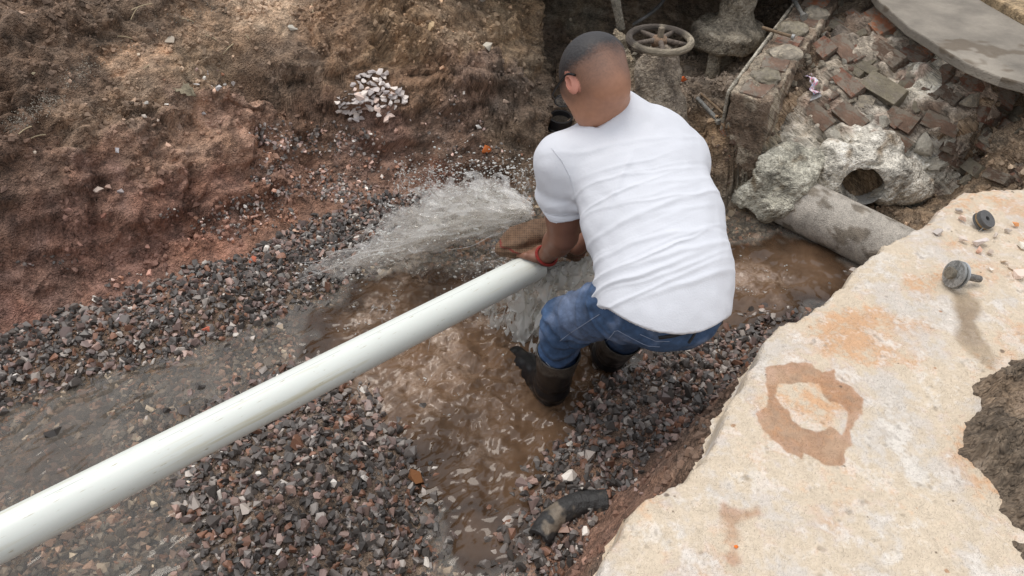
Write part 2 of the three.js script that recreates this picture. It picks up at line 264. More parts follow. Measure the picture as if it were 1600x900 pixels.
// soil colours: samples laid on the ground, blended by nearness with a ragged edge
const soilSpots = [
  [60, 60, '#4a3d33', .3], [20, 150, '#43372e', .2], [100, 110, '#4f4238', .15], [-100, 200, '#4a3b31', .4], [200, 20, '#4c4036', .2],
  [190, 88, '#8b7461', .1], [240, 75, '#8c7562', .12], [330, 50, '#7b6857', .14], [410, 20, '#94806d', .1], [300, 100, '#6b5c4d', .15], [200, 150, '#6e5e50', .15], [110, 190, '#6b5a4c', .12],
  [370, 180, '#8c6a55', .13], [320, 210, '#886750', .12], [400, 240, '#785845', .12], [260, 180, '#7d6350', .12], [450, 100, '#63503f', .14],
  [60, 260, '#5f4738', .16], [150, 280, '#674635', .15], [230, 240, '#7f604c', .13], [250, 330, '#704834', .13], [60, 330, '#573a2b', .15], [120, 370, '#6b4533', .15], [330, 300, '#724a35', .13], [330, 390, '#7a4c33', .1], [60, 430, '#75503e', .15], [180, 430, '#714a38', .12], [20, 490, '#7a4c38', .08], [-120, 480, '#6d4836', .25],
  [500, 200, '#5a4333', .12], [480, 280, '#674530', .13], [560, 280, '#644634', .12], [420, 320, '#6c462e', .1],
  [530, 60, '#6b5848', .14], [620, 60, '#75624f', .14], [720, 30, '#7d6b59', .12], [800, 30, '#85735f', .12], [650, 130, '#5c4a3c', .13], [740, 130, '#66554a', .1], [600, 210, '#6a4f41', .12], [690, 210, '#604b3d', .14], [800, 150, '#4a4038', .1], [830, 80, '#6d5f50', .07], [800, 220, '#4b4036', .12], [760, 260, '#4a382c', .1], [690, 275, '#5b3a28', .08], [850, 150, '#5a4f45', .06],
  [915, 25, '#6e665a', .1], [960, 70, '#7d7364', .1], [880, 60, '#5c5147', .06], [1000, 180, '#6e6153', .12],
  [1100, 130, '#5a5148', .1], [1050, 20, '#6a5f53', .3], [1120, 200, '#7b6854', .1], [1190, 190, '#7b6a59', .1], [1150, 250, '#665440', .1], [1290, 80, '#5a4d41', .07], [1250, 120, '#4d4238', .06], [1230, 190, '#857462', .07],
  [1240, 240, '#7d796c', .1], [1180, 270, '#726d62', .1], [1200, 320, '#5a5046', .08], [1400, 150, '#7c6e5d', .2], [1500, 220, '#6d5f50', .2],
  [1050, 650, '#6a4834', .15], [950, 800, '#6d4a34', .15], [900, 880, '#6a4732', .15], [1110, 630, '#755038', .06],
  [100, 700, '#4d4036', .4], [500, 700, '#4a4038', .5], [800, 600, '#54402f', .4], [1000, 600, '#4d4037', .3], [1200, 420, '#4a372a', .2], [1280, 390, '#54412f', .12],
].map(([px, py, hex, r]) => { const p = hit(px, py, base), c = lin(hex); return { x: p.x, y: p.y, z: p.z, r, c: (() => { const m = (c[0] + c[1] + c[2]) / 3; const sat = c[0] / c[2] > 3.2 ? .62 : c[0] / c[2] > 2.4 ? .76 : 1.05; return c.map((q) => lerp(m, q, sat) * Math.min(3.9, 1.9 + .115 / m)); })() }; });
function soilColor(x, y, z) {
  const wx = x + .07 * fbm(x * 9, y * 9, z * 9 + 3, 3), wy = y + .06 * noise(x * 11 + 8, y * 11, z * 11), wz = z + .07 * fbm(x * 9 + 31, y * 9, z * 9, 3);
  let s = 1e-9, R = 0, G = 0, B = 0;
  for (const q of soilSpots) { const dx = wx - q.x, dy = wy - q.y, dz = wz - q.z, d = (dx * dx + dy * dy + dz * dz) / (q.r * q.r), w = 1 / (.02 + d * d * d); s += w; R += q.c[0] * w; G += q.c[1] * w; B += q.c[2] * w; }
  const m = 1 + .30 * fbm(x * 22, y * 22, z * 22 + 6, 3) + .16 * noise(x * 90, y * 90, z * 90);
  const t = .08 * noise(x * 14 + 50, y * 14, z * 14);
  return [R / s * m * (1 + t), G / s * m, B / s * m * (1 - t)];
}
const masonryPoly = [[1180, 300, .1], [1215, 250, .26], [1238, 190, .38], [1270, 120, .5], [1300, 60, .6], [1330, 20, .68], [1372, -20, .76], [1430, 30, .75], [1490, 72, .73], [1610, 130, .72], [1740, 190, .7], [1740, 300, .3], [1540, 326, .1], [1430, 330, .1], [1330, 322, .12], [1240, 318, .1]].map(([a, b, y]) => W(a, b, y));
function masonryMask(x, z) { if (x < .8 || z > -2.3) return 0; return smooth(-.02, .05, polyDist(masonryPoly, x, z)); }

// ---------------------------------------------------------------- ground sheet: trench, banks, and land out to the horizon
const matSoil = new THREE.MeshStandardMaterial({ vertexColors: true, roughness: .96, map: rep(texSoilGrain, 1.7), bumpMap: rep(texSoilBump, 1.9), bumpScale: .018 });
{
  // grid along (s) and across (t) the trench, finer where the banks are steep
  const axis = (stops, far) => { const a = []; for (let i = 0; i + 1 < stops.length; i++) { const [x0, st] = stops[i], x1 = stops[i + 1][0], n = Math.round((x1 - x0) / st); for (let k = 0; k < n; k++) a.push(lerp(x0, x1, k / n)); } let x = stops[stops.length - 1][0], s = .02; a.push(x); while (x < far) { s *= 1.5; x += s; a.push(x); } x = stops[0][0]; s = .02; while (x > -far) { s *= 1.5; x -= s; a.unshift(x); } return a; };
  const ss = axis([[-.9, .012], [0, .0085], [2.5, .006], [4.4, .01], [4.9]], 60), ts = axis([[-.6, .02], [.3, .006], [.8, .016], [2.5, .0052], [4.0, .012], [4.6]], 60), nx = ss.length, nz = ts.length, Q = Math.SQRT1_2;
  const P = new Float32Array(nx * nz * 3), C = new Float32Array(nx * nz * 3), U = new Float32Array(nx * nz * 2), idx = [];
  for (let j = 0; j < nz; j++) for (let i = 0; i < nx; i++) {
    const k = j * nx + i, s = ss[i], t = ts[j], x = (s - t) * Q, zf = (s + t) * Q, z = -zf; const [p] = groundPt(x, z); p.y -= .07 * masonryMask(x, z);
    const out = Math.max(Math.abs(x) - 3.9, zf - 5.5, -.5 - zf, 0); if (out > 0) p.set(x, lerp(p.y, .85, smooth(0, 2, out)), z);
    P[3 * k] = p.x; P[3 * k + 1] = p.y; P[3 * k + 2] = p.z;
    const c = soilColor(x, base(x, z), z); C[3 * k] = c[0]; C[3 * k + 1] = c[1]; C[3 * k + 2] = c[2];
    const ps = (p.x - p.z) * Q, pt = (-p.z - p.x) * Q; U[2 * k] = ps + .9 * p.y * smooth(2.2, 2.8, s); U[2 * k + 1] = pt + (t > 1.4 ? .9 : -.9) * p.y;
  }
  for (let j = 0; j < nz - 1; j++) for (let i = 0; i < nx - 1; i++) { const a = j * nx + i, b = a + 1, c = a + nx, d = c + 1; idx.push(a, b, d, a, d, c); }
  const g = new THREE.BufferGeometry(); g.setAttribute('position', new THREE.BufferAttribute(P, 3)); g.setAttribute('color', new THREE.BufferAttribute(C, 3)); g.setAttribute('uv', new THREE.BufferAttribute(U, 2)); g.setIndex(idx); g.computeVertexNormals();
  kind(mesh('ground', g, matSoil, scene), 'structure', 'brown excavated earth with steep trench banks', 'ground');
}

// ---------------------------------------------------------------- near concrete slab
const slabPoly = [...slabEdge, V(4.3, .7, -2.7), V(4.3, .7, 1.3), V(-1, .7, 1.3), V(-1, .7, .62)];
const slabD = (x, z) => polyDist(slabPoly, x, z) + .014 * noise(x * 16, 3, z * 16) + .007 * noise(x * 45, 7, z * 45) + .003 * noise(x * 110, 7, z * 110);
function slabTop(x, z) { const d = slabD(x, z); let y = SLAB_Y + .008 * fbm(x * 3, 1, z * 3, 3) + .0028 * fbm(x * 34, 2, z * 34, 2) - .007 * Math.pow(Math.max(0, noise(x * 11, 6, z * 11)), 2) - .004 * Math.pow(Math.max(0, ridge(x * 8, 3, z * 8, 2)), 2) * .4; const lip = smooth(.05, 0, d); y -= .012 * lip * lip + lip * .006 * Math.max(0, noise(x * 30, 5, z * 30)); if (d < 0) y -= .14 * smooth(0, -.026, d) + .004; return y; }
const zoom4 = (pts) => pts.map(([a, b]) => W(1150 + a / 2.249, 500 + b / 2.249, SLAB_Y));
const zoom3 = (pts) => pts.map(([a, b]) => W(800 + a / 2.572, 550 + b / 2.572, SLAB_Y));
const stainOut = zoom4([[103, 165], [160, 160], [200, 150], [260, 155], [300, 188], [345, 178], [350, 215], [400, 235], [445, 280], [445, 330], [425, 350], [400, 390], [410, 440], [385, 460], [380, 510], [330, 515], [280, 490], [240, 470], [235, 487], [180, 460], [120, 410], [90, 380], [68, 330], [80, 315], [108, 310], [112, 270], [105, 220]]);
const stainIn = zoom4([[150, 228], [185, 230], [240, 222], [290, 225], [300, 262], [330, 290], [370, 303], [393, 330], [385, 372], [372, 400], [332, 368], [310, 388], [280, 392], [230, 375], [200, 350], [185, 320], [152, 298], [138, 268]]);
const stainB = [zoom3([[850, 605], [930, 640], [990, 618], [1004, 650], [930, 678], [910, 700], [915, 768], [850, 768], [855, 700], [828, 650]]), zoom3([[860, 800], [905, 798], [925, 850], [885, 868], [852, 835]]),
  [[1488, 455], [1512, 458], [1530, 468], [1534, 485], [1524, 500], [1560, 566], [1550, 578], [1515, 555], [1492, 530], [1500, 505], [1490, 480]].map(([a, b]) => W(a, b, SLAB_Y))];
{
  const X0 = -.2, Z0 = -.4, S = 3.0; // texture square in metres (zf from Z0)
  const spots = []; { const r = rng(4); for (let i = 0; i < 260; i++) spots.push([X0 + r() * S, -(Z0 + r() * S), .002 + .007 * r() * r(), r()]); }
  const grid = {}; for (const s of spots) { const k = `${Math.floor(s[0] * 10)},${Math.floor(s[1] * 10)}`; (grid[k] ??= []).push(s); }
  const cream = lin('#dccbb3'), ochre = lin('#d3aa85'), grey = lin('#d2cac0'), white = lin('#e8e1d6'), wet = lin('#a87a56'), mud = lin('#8a7152'), dirt = lin('#5b4a3b');
  const mix = (a, b, t) => [lerp(a[0], b[0], t), lerp(a[1], b[1], t), lerp(a[2], b[2], t)];
  const N = 1400, rough = new Uint8Array(N * N * 4);
  const toS = (c) => c <= .0031308 ? 12.92 * c : 1.055 * Math.pow(c, 1 / 2.4) - .055;
  const map = texture(N, (u, v) => {
    const x = X0 + u * S, zf = Z0 + v * S, z = -zf;
    const a = fbm(x * 3.2, 0, z * 3.2, 4), b = fbm(x * 5 + 9, 4, z * 5, 4, .6), f = noise(x * 120, 1, z * 120), q = fbm(x * 30, 2, z * 30, 3, .7), e = fbm(x * 14 + 3, 9, z * 14, 3, .6);
    let c = mix(cream, ochre, smooth(-.1, .6, a + q * .5 + .25 * e)); c = mix(c, grey, smooth(-.1, .7, b + q * .5) * .85); c = mix(c, white, smooth(.1, .7, e + .4 * f + .3 * q) * .55);
    c = mix(c, dirt, smooth(.45, .95, fbm(x * 46, 12, z * 46, 2) + .35 * e) * .35);
    let r = .9;
    const k = 1 + .06 * f + .11 * q; c = c.map((w) => w * k * .95);
    const wob = .004 * noise(x * 60, 3, z * 60) + .0018 * noise(x * 160, 3, z * 160);
    if (x > .4 && x < 1.4 && zf > .8 && zf < 2.2) { const d = Math.min(polyDist(stainOut, x, z), -polyDist(stainIn, x, z)) + wob; const s = smooth(-.003, .004, d) * (.86 + .2 * smooth(-.5, .5, e)); if (s > 0) { c = mix(c, wet.map((w) => w * (1 + .2 * q + .2 * b)), clamp(s) * .8); r = lerp(r, .62, s); } }
    for (const p of stainB) { const d = polyDist(p, x, z) + wob; const s = smooth(-.010, .012, d + .006 * q) * (.75 + .35 * b); if (s > 0) { c = mix(c, (p === stainB[2] ? mud : wet).map((w) => w * (1 + .2 * q)), clamp(s) * .8); r = lerp(r, .7, s); } }
    const cell = grid[`${Math.floor(x * 10)},${Math.floor(z * 10)}`]; if (cell) for (const s of cell) { const d = Math.hypot(x - s[0], z - s[1]) * (1 + .35 * noise(x * 200, 0, z * 200)); if (d < s[2]) c = mix(c, s[3] > .35 ? dirt : wet, .75 * smooth(s[2], s[2] * .6, d)); }
    const i = Math.floor(u * N), j = Math.floor(v * N), kk = (j * N + i) * 4; rough[kk] = rough[kk + 1] = rough[kk + 2] = r * 255; rough[kk + 3] = 255;
    return c.map(toS);
  }, true, false);
  const rt = new THREE.DataTexture(rough, N, N); rt.magFilter = THREE.LinearFilter; rt.needsUpdate = true;
  const mat = new THREE.MeshStandardMaterial({ map, roughnessMap: rt, roughness: 1, bumpMap: rep(texSoilBump, 11), bumpScale: .0045 });
  const mk = (x0, x1, z0, z1, st) => {
    const nx = Math.round((x1 - x0) / st) + 1, nz = Math.round((z1 - z0) / st) + 1, P = [], U = [], idx = [], id = new Int32Array(nx * nz).fill(-1);
    for (let j = 0; j < nz; j++) for (let i = 0; i < nx; i++) { const x = x0 + i * st, z = -(z0 + j * st); if (slabD(x, z) < -.04) continue; id[j * nx + i] = P.length / 3; P.push(x, slabTop(x, z), z); U.push((x - X0) / S, (-z - Z0) / S); }
    for (let j = 0; j < nz - 1; j++) for (let i = 0; i < nx - 1; i++) { const a = id[j * nx + i], b = id[j * nx + i + 1], c = id[(j + 1) * nx + i], d = id[(j + 1) * nx + i + 1]; if (a >= 0 && b >= 0 && d >= 0) idx.push(a, b, d); if (a >= 0 && d >= 0 && c >= 0) idx.push(a, d, c); }
    const g = new THREE.BufferGeometry(); g.setAttribute('position', new THREE.Float32BufferAttribute(P, 3)); g.setAttribute('uv', new THREE.Float32BufferAttribute(U, 2)); g.setIndex(idx); g.computeVertexNormals(); return g;
  };
  kind(mesh('pavement_slab', mk(-1.0, 3.0, -1.2, 2.75, .0075), mat, scene), 'structure', 'pale broken concrete pavement slab with rough edge and wet stains', 'pavement');
}

// ---------------------------------------------------------------- gravel
const stoneGeos = (() => { const r = rng(31), out = []; for (let i = 0; i < 9; i++) { const n = 9 + Math.floor(r() * 5), pts = [], ax = [1, .55 + .35 * r(), .65 + .3 * r()]; for (let k = 0; k < n; k++) { const v = V(r() * 2 - 1, r() * 2 - 1, r() * 2 - 1).normalize().multiplyScalar(.78 + .22 * r()); pts.push(V(v.x * ax[0], v.y * ax[1], v.z * ax[2]).multiplyScalar(.5)); } const g = new ConvexGeometry(pts); const m = g.attributes.position.count; g.setAttribute('uv', new THREE.Float32BufferAttribute(new Float32Array(m * 2).map(() => r() * 3), 2)); out.push(g); } return out; })();
function stoneColor(r) { // linear, wet crushed rock
  const t = r(), m = .9 + 1.05 * r(); let c;
  if (t < .33) c = [.056, .049, .044]; else if (t < .60) c = [.112, .097, .087]; else if (t < .74) c = [.14, .10, .088]; else if (t < .83) c = [.165, .085, .055]; else if (t < .92) c = [.25, .17, .14]; else if (t < .985) c = [.28, .245, .215]; else c = [.5, .46, .41];
  return c.map((v) => v * m);
}
const matStone = new THREE.MeshStandardMaterial({ color: 0xffffff, roughness: .36 });
const riverInside = (x, z) => sample(field.g, x, z);
{
  const r = rng(8), items = [], N = stoneGeos.length;
  const put = (x, y, z, s, c) => items.push([x, y, z, s, c]);
  for (let n = 0; n < 112000; n++) {
    const x = -3 + r() * 5.2, z = -(.6 + r() * 3.0), g = riverInside(x, z) + .05 * noise(x * 9, 1, z * 9);
    if (g < .47) continue; if (g < .5 && r() < .6) continue;
    const [px, py] = toPx(V(x, 0, z)); if (px < -300 || px > 1460 || py > 1150) continue;
    const s = .008 + .03 * Math.pow(r(), 2.1) + (r() < .02 ? .016 : 0);
    put(x, groundY(x, z) + s * (.05 + .45 * r()), z, s, stoneColor(r));
  }
  // loose stones that slid down or were thrown on the banks: [px, py, spread in pixels, count, size]
  for (const [px, py, sx, sy, n, s0] of [[480, 215, 70, 22, 260, .014], [560, 225, 40, 18, 90, .014], [430, 270, 40, 25, 120, .013], [490, 285, 60, 20, 160, .014], [400, 330, 50, 30, 140, .013], [540, 300, 40, 14, 140, .014], [350, 355, 40, 20, 60, .012], [265, 335, 14, 8, 12, .013], [75, 410, 45, 10, 22, .013], [240, 440, 70, 14, 40, .012], [600, 265, 40, 15, 60, .012], [750, 250, 50, 25, 60, .011], [700, 180, 60, 30, 30, .01], [320, 130, 50, 20, 14, .011], [1080, 640, 60, 60, 25, .01], [1000, 740, 50, 40, 30, .01], [500, 245, 90, 25, 80, .011]]) for (let k = 0; k < n; k++) {
    const a = r() * 6.283, q = Math.sqrt(r()) * (1 + .4 * r()), p = hit(px + Math.cos(a) * q * sx, py + Math.sin(a) * q * sy), s = s0 * (.7 + 1.2 * r()); put(p.x, p.y + s * .15, p.z, s, stoneColor(r).map((v) => v * 1.9));
  }
  const bed = new THREE.Group(); bed.name = 'gravel_bed'; kind(bed, 'stuff', 'wet grey and reddish crushed gravel covering the trench floor', 'gravel'); scene.add(bed);
  const lists = Array.from({ length: N }, () => []); items.forEach((it, i) => lists[i % N].push(it));
  const q = new THREE.Quaternion(), e = new THREE.Euler(), M = new THREE.Matrix4(), col = new THREE.Color();
  lists.forEach((L, i) => { const im = new THREE.InstancedMesh(stoneGeos[i], matStone, L.length); im.name = 'gravel_stones'; im.userData.kind = 'stuff'; im.castShadow = im.receiveShadow = true; L.forEach((it, k) => { q.setFromEuler(e.set(r() * 6.3, r() * 6.3, r() * 6.3)); M.compose(V(it[0], it[1], it[2]), q, V(it[3] * (.8 + .5 * r()), it[3] * (.7 + .4 * r()), it[3] * (.8 + .6 * r())).multiplyScalar(1.25)); im.setMatrixAt(k, M); im.setColorAt(k, col.setRGB(...it[4])); }); bed.add(im); });
}
{ // crumbs and clods of earth lying on the banks
  const r = rng(12), L = [];
  for (let n = 0; n < 120000; n++) { const x = -2.7 + r() * 5.0, z = -(.7 + r() * 3.7), g = sample(field.g, x, z), ro = sample(field.r, x, z); if (g > .4 || ro < .22 || insideSlab(x, z, .02) || masonryMask(x, z) > .5) continue; if (noise(x * 5, 2, z * 5) + .4 * noise(x * 17, 2, z * 17) < r() * .7 - .35) continue; const s = .006 + .032 * Math.pow(r(), 5); const [p] = groundPt(x, z); L.push([p.x, p.y + s * .15, p.z, s, (() => { const k = (.62 + .5 * r()) * (r() < .035 ? 2.3 : 1); return soilColor(x, base(x, z), z).map((v) => v * k); })()]); }
  for (const [a, b, c, d, n] of [[0, 208, 70, 165, 320], [70, 165, 145, 95, 420], [145, 95, 250, 40, 220], [250, 40, 350, 4, 200], [30, 190, 110, 130, 160]]) for (let k = 0; k < n; k++) { const t = r(), p = hit(lerp(a, c, t) + (r() - .5) * 34, lerp(b, d, t) + (r() - .5) * 26), s = .003 + .007 * r() * r(); L.push([p.x, p.y + s * .3, p.z, s, [.42, .37, .30].map((v) => v * (.6 + .6 * t))]); }
  const im = new THREE.InstancedMesh(stoneGeos[3], new THREE.MeshStandardMaterial({ roughness: .97, map: rep(texFineGrain, 1) }), L.length); im.name = 'soil_crumbs'; kind(im, 'stuff', 'small crumbs and clods of earth on the trench banks', 'soil'); im.castShadow = im.receiveShadow = true;
  const q = new THREE.Quaternion(), e = new THREE.Euler(), M = new THREE.Matrix4(), col = new THREE.Color();
  L.forEach((it, k) => { q.setFromEuler(e.set(r() * 6, r() * 6, r() * 6)); M.compose(V(it[0], it[1], it[2]), q, V(it[3] * (1 + .6 * r()), it[3], it[3] * (1 + .4 * r()))); im.setMatrixAt(k, M); im.setColorAt(k, col.setRGB(...it[4])); }); scene.add(im);
}

// ---------------------------------------------------------------- muddy water running over the trench floor
const stirSpots = [[700, 560, .45, 1], [620, 470, .16, .9], [560, 520, .2, .55], [830, 520, .35, .9], [780, 620, .28, 1], [950, 470, .3, .8], [1170, 440, .22, .9], [1100, 480, .25, .6], [800, 740, .16, .75], [860, 690, .16, .85], [720, 740, .15, .45], [560, 590, .12, .6], [760, 840, .12, .45], [120, 650, .2, .1], [80, 720, .25, .12], [300, 590, .15, .08], [1250, 420, .2, .75]].map(([px, py, r, k]) => [W(px, py, WATER_Y), r, k]);
function turbid(x, z) { let m = .03; const wx = x + .07 * fbm(x * 6, 3, z * 6, 3), wz = z + .07 * fbm(x * 6 + 20, 3, z * 6, 3); for (const [p, r, k] of stirSpots) { const d = Math.hypot(wx - p.x, wz - p.z) / r; m = Math.max(m, k * Math.pow(smooth(1.7, .25, d), 1.4)); } return clamp(m); }
const foamSpots = [[1180, 440, .22, .75], [640, 580, .22, .8], [570, 610, .16, .9], [600, 470, .16, 1], [650, 440, .1, .9], [560, 505, .12, .9], [690, 535, .16, 1], [640, 560, .12, .9], [530, 570, .12, .7], [600, 660, .14, .75], [760, 640, .2, .35], [720, 600, .2, .45], [800, 470, .22, 1], [860, 480, .22, 1], [760, 500, .16, .9], [900, 460, .2, .9], [620, 410, .2, .6], [960, 560, .1, .5], [1090, 520, .1, .4], [660, 640, .16, .7], [740, 700, .16, .4]].map(([px, py, r, k]) => [W(px, py, WATER_Y), r, k]);
function foam(x, z) { let m = 0; for (const [p, r, k] of foamSpots) { const d = Math.hypot(x - p.x, z - p.z) / r; m = Math.max(m, k * smooth(1.1, .2, d)); } return m; }
{
  const X0 = -2.7, X1 = 2.1, Z0 = .5, Z1 = 3.7, N = 1024, NH = 683;
  const mud = lin('#7d624b'), clear = [.90, .84, .74], white = lin('#cdb7a4'); const toS = (c) => Math.pow(clamp(c), 1 / 2.2);
  const pass = new Uint8Array(N * NH * 4);
  const map = texture(N, (u, v) => {
    const x = lerp(X0, X1, u), z = -lerp(Z0, Z1, v), t = turbid(x, z), fm = foam(x, z);
    const wx = x + .03 * fbm(x * 14, 6, z * 14, 2), wz = z + .03 * fbm(x * 14 + 9, 6, z * 14, 2);
    const lace = 1 - Math.abs(noise(wx * 24, 2, wz * 24)) * 1.6, lace2 = 1 - Math.abs(noise(wx * 60, 5, wz * 60)) * 1.7, patch = fbm(wx * 7, 1, wz * 7, 3);
    const f = clamp(fm * 1.15 * smooth(.62, 1.35, .55 * lace + .42 * lace2 + .85 * patch + fm * .3)) * (.65 + .5 * noise(x * 160, 0, z * 160));
    const k = 1 + .2 * fbm(x * 10, 8, z * 10, 3);
    const tm = smooth(.02, .22, t), c = [0, 1, 2].map((i) => lerp(lerp(clear[i], mud[i], tm) * k, white[i], clamp(f) * .85));
    const T = clamp((1 - .84 * Math.pow(t, .8)) * (1 - .85 * clamp(f)), .05, .97), kk = (Math.floor(v * NH) * N + Math.floor(u * N)) * 4; pass[kk] = pass[kk + 1] = pass[kk + 2] = T * 255; pass[kk + 3] = 255;
    return c.map(toS);
  }, true, false, NH);
  const tp = new THREE.DataTexture(pass, N, NH); tp.magFilter = THREE.LinearFilter; tp.needsUpdate = true;
  const mat = new THREE.MeshPhysicalMaterial({ map, transmission: 1, transmissionMap: tp, thickness: 0, roughness: .06, ior: 1.4 });
  const st = .0065, nx = Math.round((X1 - X0) / st) + 1, nz = Math.round((Z1 - Z0) / st) + 1, P = [], U = [], idx = [], id = new Int32Array(nx * nz).fill(-1);
  for (let j = 0; j < nz; j++) for (let i = 0; i < nx; i++) {
    const x = X0 + i * st, z = -(Z0 + j * st), s = (x - z) * .7071, t = (x + z) * .7071; if (riverInside(x, z) < .42) continue; if (base(x, z) > WATER_Y + .02) continue;
    const a = .5 + turbid(x, z) * .8 + foam(x, z) * .8, near = Math.exp(-Math.pow(Math.hypot(x - .02, z + 2.1) / .55, 2));
    const sw = s + .05 * noise(s * 5, t * 5, 3), tw = t + .05 * noise(s * 5 + 7, t * 5, 4), w = noise(sw * 9, tw * 14, 1), w2 = noise(sw * 22 + w, tw * 34 + w, 5), w3 = noise(sw * 48, tw * 60, 9);
    const y = WATER_Y + .0090 * a * w + .0048 * a * w2 * (.5 + .9 * Math.abs(noise(s * 3, t * 3, 20))) + .0018 * a * w3 + near * (.022 * fbm(s * 14, t * 14, 3, 3) + .022 * Math.max(0, ridge(s * 10, t * 10, 8, 2))) + .006 * foam(x, z) * fbm(s * 20, t * 20, 12, 2);
    id[j * nx + i] = P.length / 3; P.push(x, y, z); U.push((x - X0) / (X1 - X0), (-z - Z0) / (Z1 - Z0));
  }
  for (let j = 0; j < nz - 1; j++) for (let i = 0; i < nx - 1; i++) { const a = id[j * nx + i], b = id[j * nx + i + 1], c = id[(j + 1) * nx + i], d = id[(j + 1) * nx + i + 1]; if (a >= 0 && b >= 0 && c >= 0 && d >= 0) idx.push(a, b, d, a, d, c); }
  const g = new THREE.BufferGeometry(); g.setAttribute('position', new THREE.Float32BufferAttribute(P, 3)); g.setAttribute('uv', new THREE.Float32BufferAttribute(U, 2)); g.setIndex(idx); g.computeVertexNormals();
  kind(mesh('water', g, mat, scene), 'structure', 'shallow muddy brown water flowing over gravel', 'water');
}

// ---------------------------------------------------------------- white pipe
const pipeA = D(-60, 872, 1.56), pipeB = D(838, 414, 2.6), PIPE_R = .0525;
{
  const dir = pipeB.clone().sub(pipeA).normalize(); const a0 = pipeA.clone().addScaledVector(dir, -1.3), L = pipeB.distanceTo(a0);
  const outer = new THREE.CylinderGeometry(PIPE_R, PIPE_R, L, 72, 24, true), inner = new THREE.CylinderGeometry(PIPE_R - .004, PIPE_R - .004, L, 48, 1, true); inner.index.array.reverse();
  { const n = inner.attributes.normal; for (let i = 0; i < n.count; i++) n.setXYZ(i, -n.getX(i), -n.getY(i), -n.getZ(i)); }
  const ring = (y, up) => { const g = new THREE.RingGeometry(PIPE_R - .004, PIPE_R, 48); g.rotateX(up ? -Math.PI / 2 : Math.PI / 2); g.translate(0, y, 0); return g; };
  const q = tileFbm(6, 5, 44, .7), sc = tileFbm(24, 3, 45, .6);
  const map = texture(1024, (u, v) => { // u round the pipe, v along it
    let g = .905 + .03 * (q(u, v * 3 % 1) - .5); let c = [g * .975, g * .99, g * .955];
    const line = Math.abs(u - .385 - .003 * Math.sin(v * 23)); const on = sc(u * .2, v) > .44 ? 1 : .25; if (line < .0022) c = c.map((x) => x - .16 * on);
    const sm = q(u * 2 % 1, v) - .585; if (sm > 0) c = [c[0] - .35 * sm, c[1] - .5 * sm, c[2] - .8 * sm];
    const sp = (sc(u * 3 % 1, v * 7 % 1) - .76) * 1.5; if (sp > 0) c = [c[0] - .9 * sp, c[1] - 1.1 * sp, c[2] - 1.4 * sp];
    return c;
  });
  const mat = new THREE.MeshPhysicalMaterial({ map, roughness: .38, clearcoat: .15, clearcoatRoughness: .3 });
  const qi = new THREE.Quaternion().setFromUnitVectors(V(0, 1, 0), dir).invert(), top = V(-.25, .95, .25).applyQuaternion(qi);
  const g = mergeGeometries([outer, inner, ring(L / 2, true), ring(-L / 2, false)]); g.rotateY(Math.atan2(top.x, top.z) - .385 * 2 * Math.PI);
  const m = solo('plastic_pipe', g, mat, 'long white plastic pipe held up across the flooded trench', 'pipe');
  m.position.copy(a0).add(pipeB).multiplyScalar(.5); m.quaternion.setFromUnitVectors(V(0, 1, 0), dir);
}

// ---------------------------------------------------------------- broken brick masonry, valve chamber, far slab
const hullBox = (seed, chip = .12, n = 3) => { const r = rng(seed), pts = []; for (let i = 0; i < 8; i++) for (let k = 0; k < n; k++) { const c = chip * (r() < .25 ? 2.2 : 1); pts.push(V(((i & 1) - .5) * (1 - c * r() * .5), (((i >> 1) & 1) - .5) * (1 - c * r()), ((i >> 2) - .5) * (1 - c * r()))); } return boxUv(new ConvexGeometry(pts)); };
function boxUv(g, k = 1) { const p = g.attributes.position, n = g.attributes.normal, U = new Float32Array(p.count * 2); for (let i = 0; i < p.count; i++) { const a = Math.abs(n.getX(i)), b = Math.abs(n.getY(i)), c = Math.abs(n.getZ(i)); const [u, v] = a > b && a > c ? [p.getY(i), p.getZ(i)] : b > c ? [p.getX(i), p.getZ(i)] : [p.getX(i), p.getY(i)]; U[2 * i] = u * k; U[2 * i + 1] = v * k; } g.setAttribute('uv', new THREE.BufferAttribute(U, 2)); return g; }
const brickGeos = [1, 2, 3, 4, 5, 6].map((s) => hullBox(s * 17, .14, 3));
const lumpGeos = [5, 6, 7, 8].map((s) => { const rr = rng(s * 31), pts = []; for (let i = 0; i < 20; i++) { const v = V(rr() * 2 - 1, rr() * 2 - 1, rr() * 2 - 1).normalize().multiplyScalar(.36 + .16 * rr()); pts.push(V(v.x * 1.15, v.y * .8, v.z)); } return boxUv(new ConvexGeometry(pts)); });
const roundGeos = [1, 2, 3, 4].map((s) => { const g = mergeVertices(new THREE.IcosahedronGeometry(.5, 3).deleteAttribute('normal').deleteAttribute('uv')), p = g.attributes.position; for (let i = 0; i < p.count; i++) { const v = V().fromBufferAttribute(p, i), k = 1 + .28 * noise(v.x * 3 + s * 9, v.y * 3, v.z * 3) + .16 * noise(v.x * 8, v.y * 8 + s * 5, v.z * 8) + .06 * noise(v.x * 20, v.y * 20 + s * 5, v.z * 20); p.setXYZ(i, v.x * k, v.y * k, v.z * k); } const ni = g.toNonIndexed(); ni.computeVertexNormals(); return boxUv(toCreasedNormals(ni, .7)); });
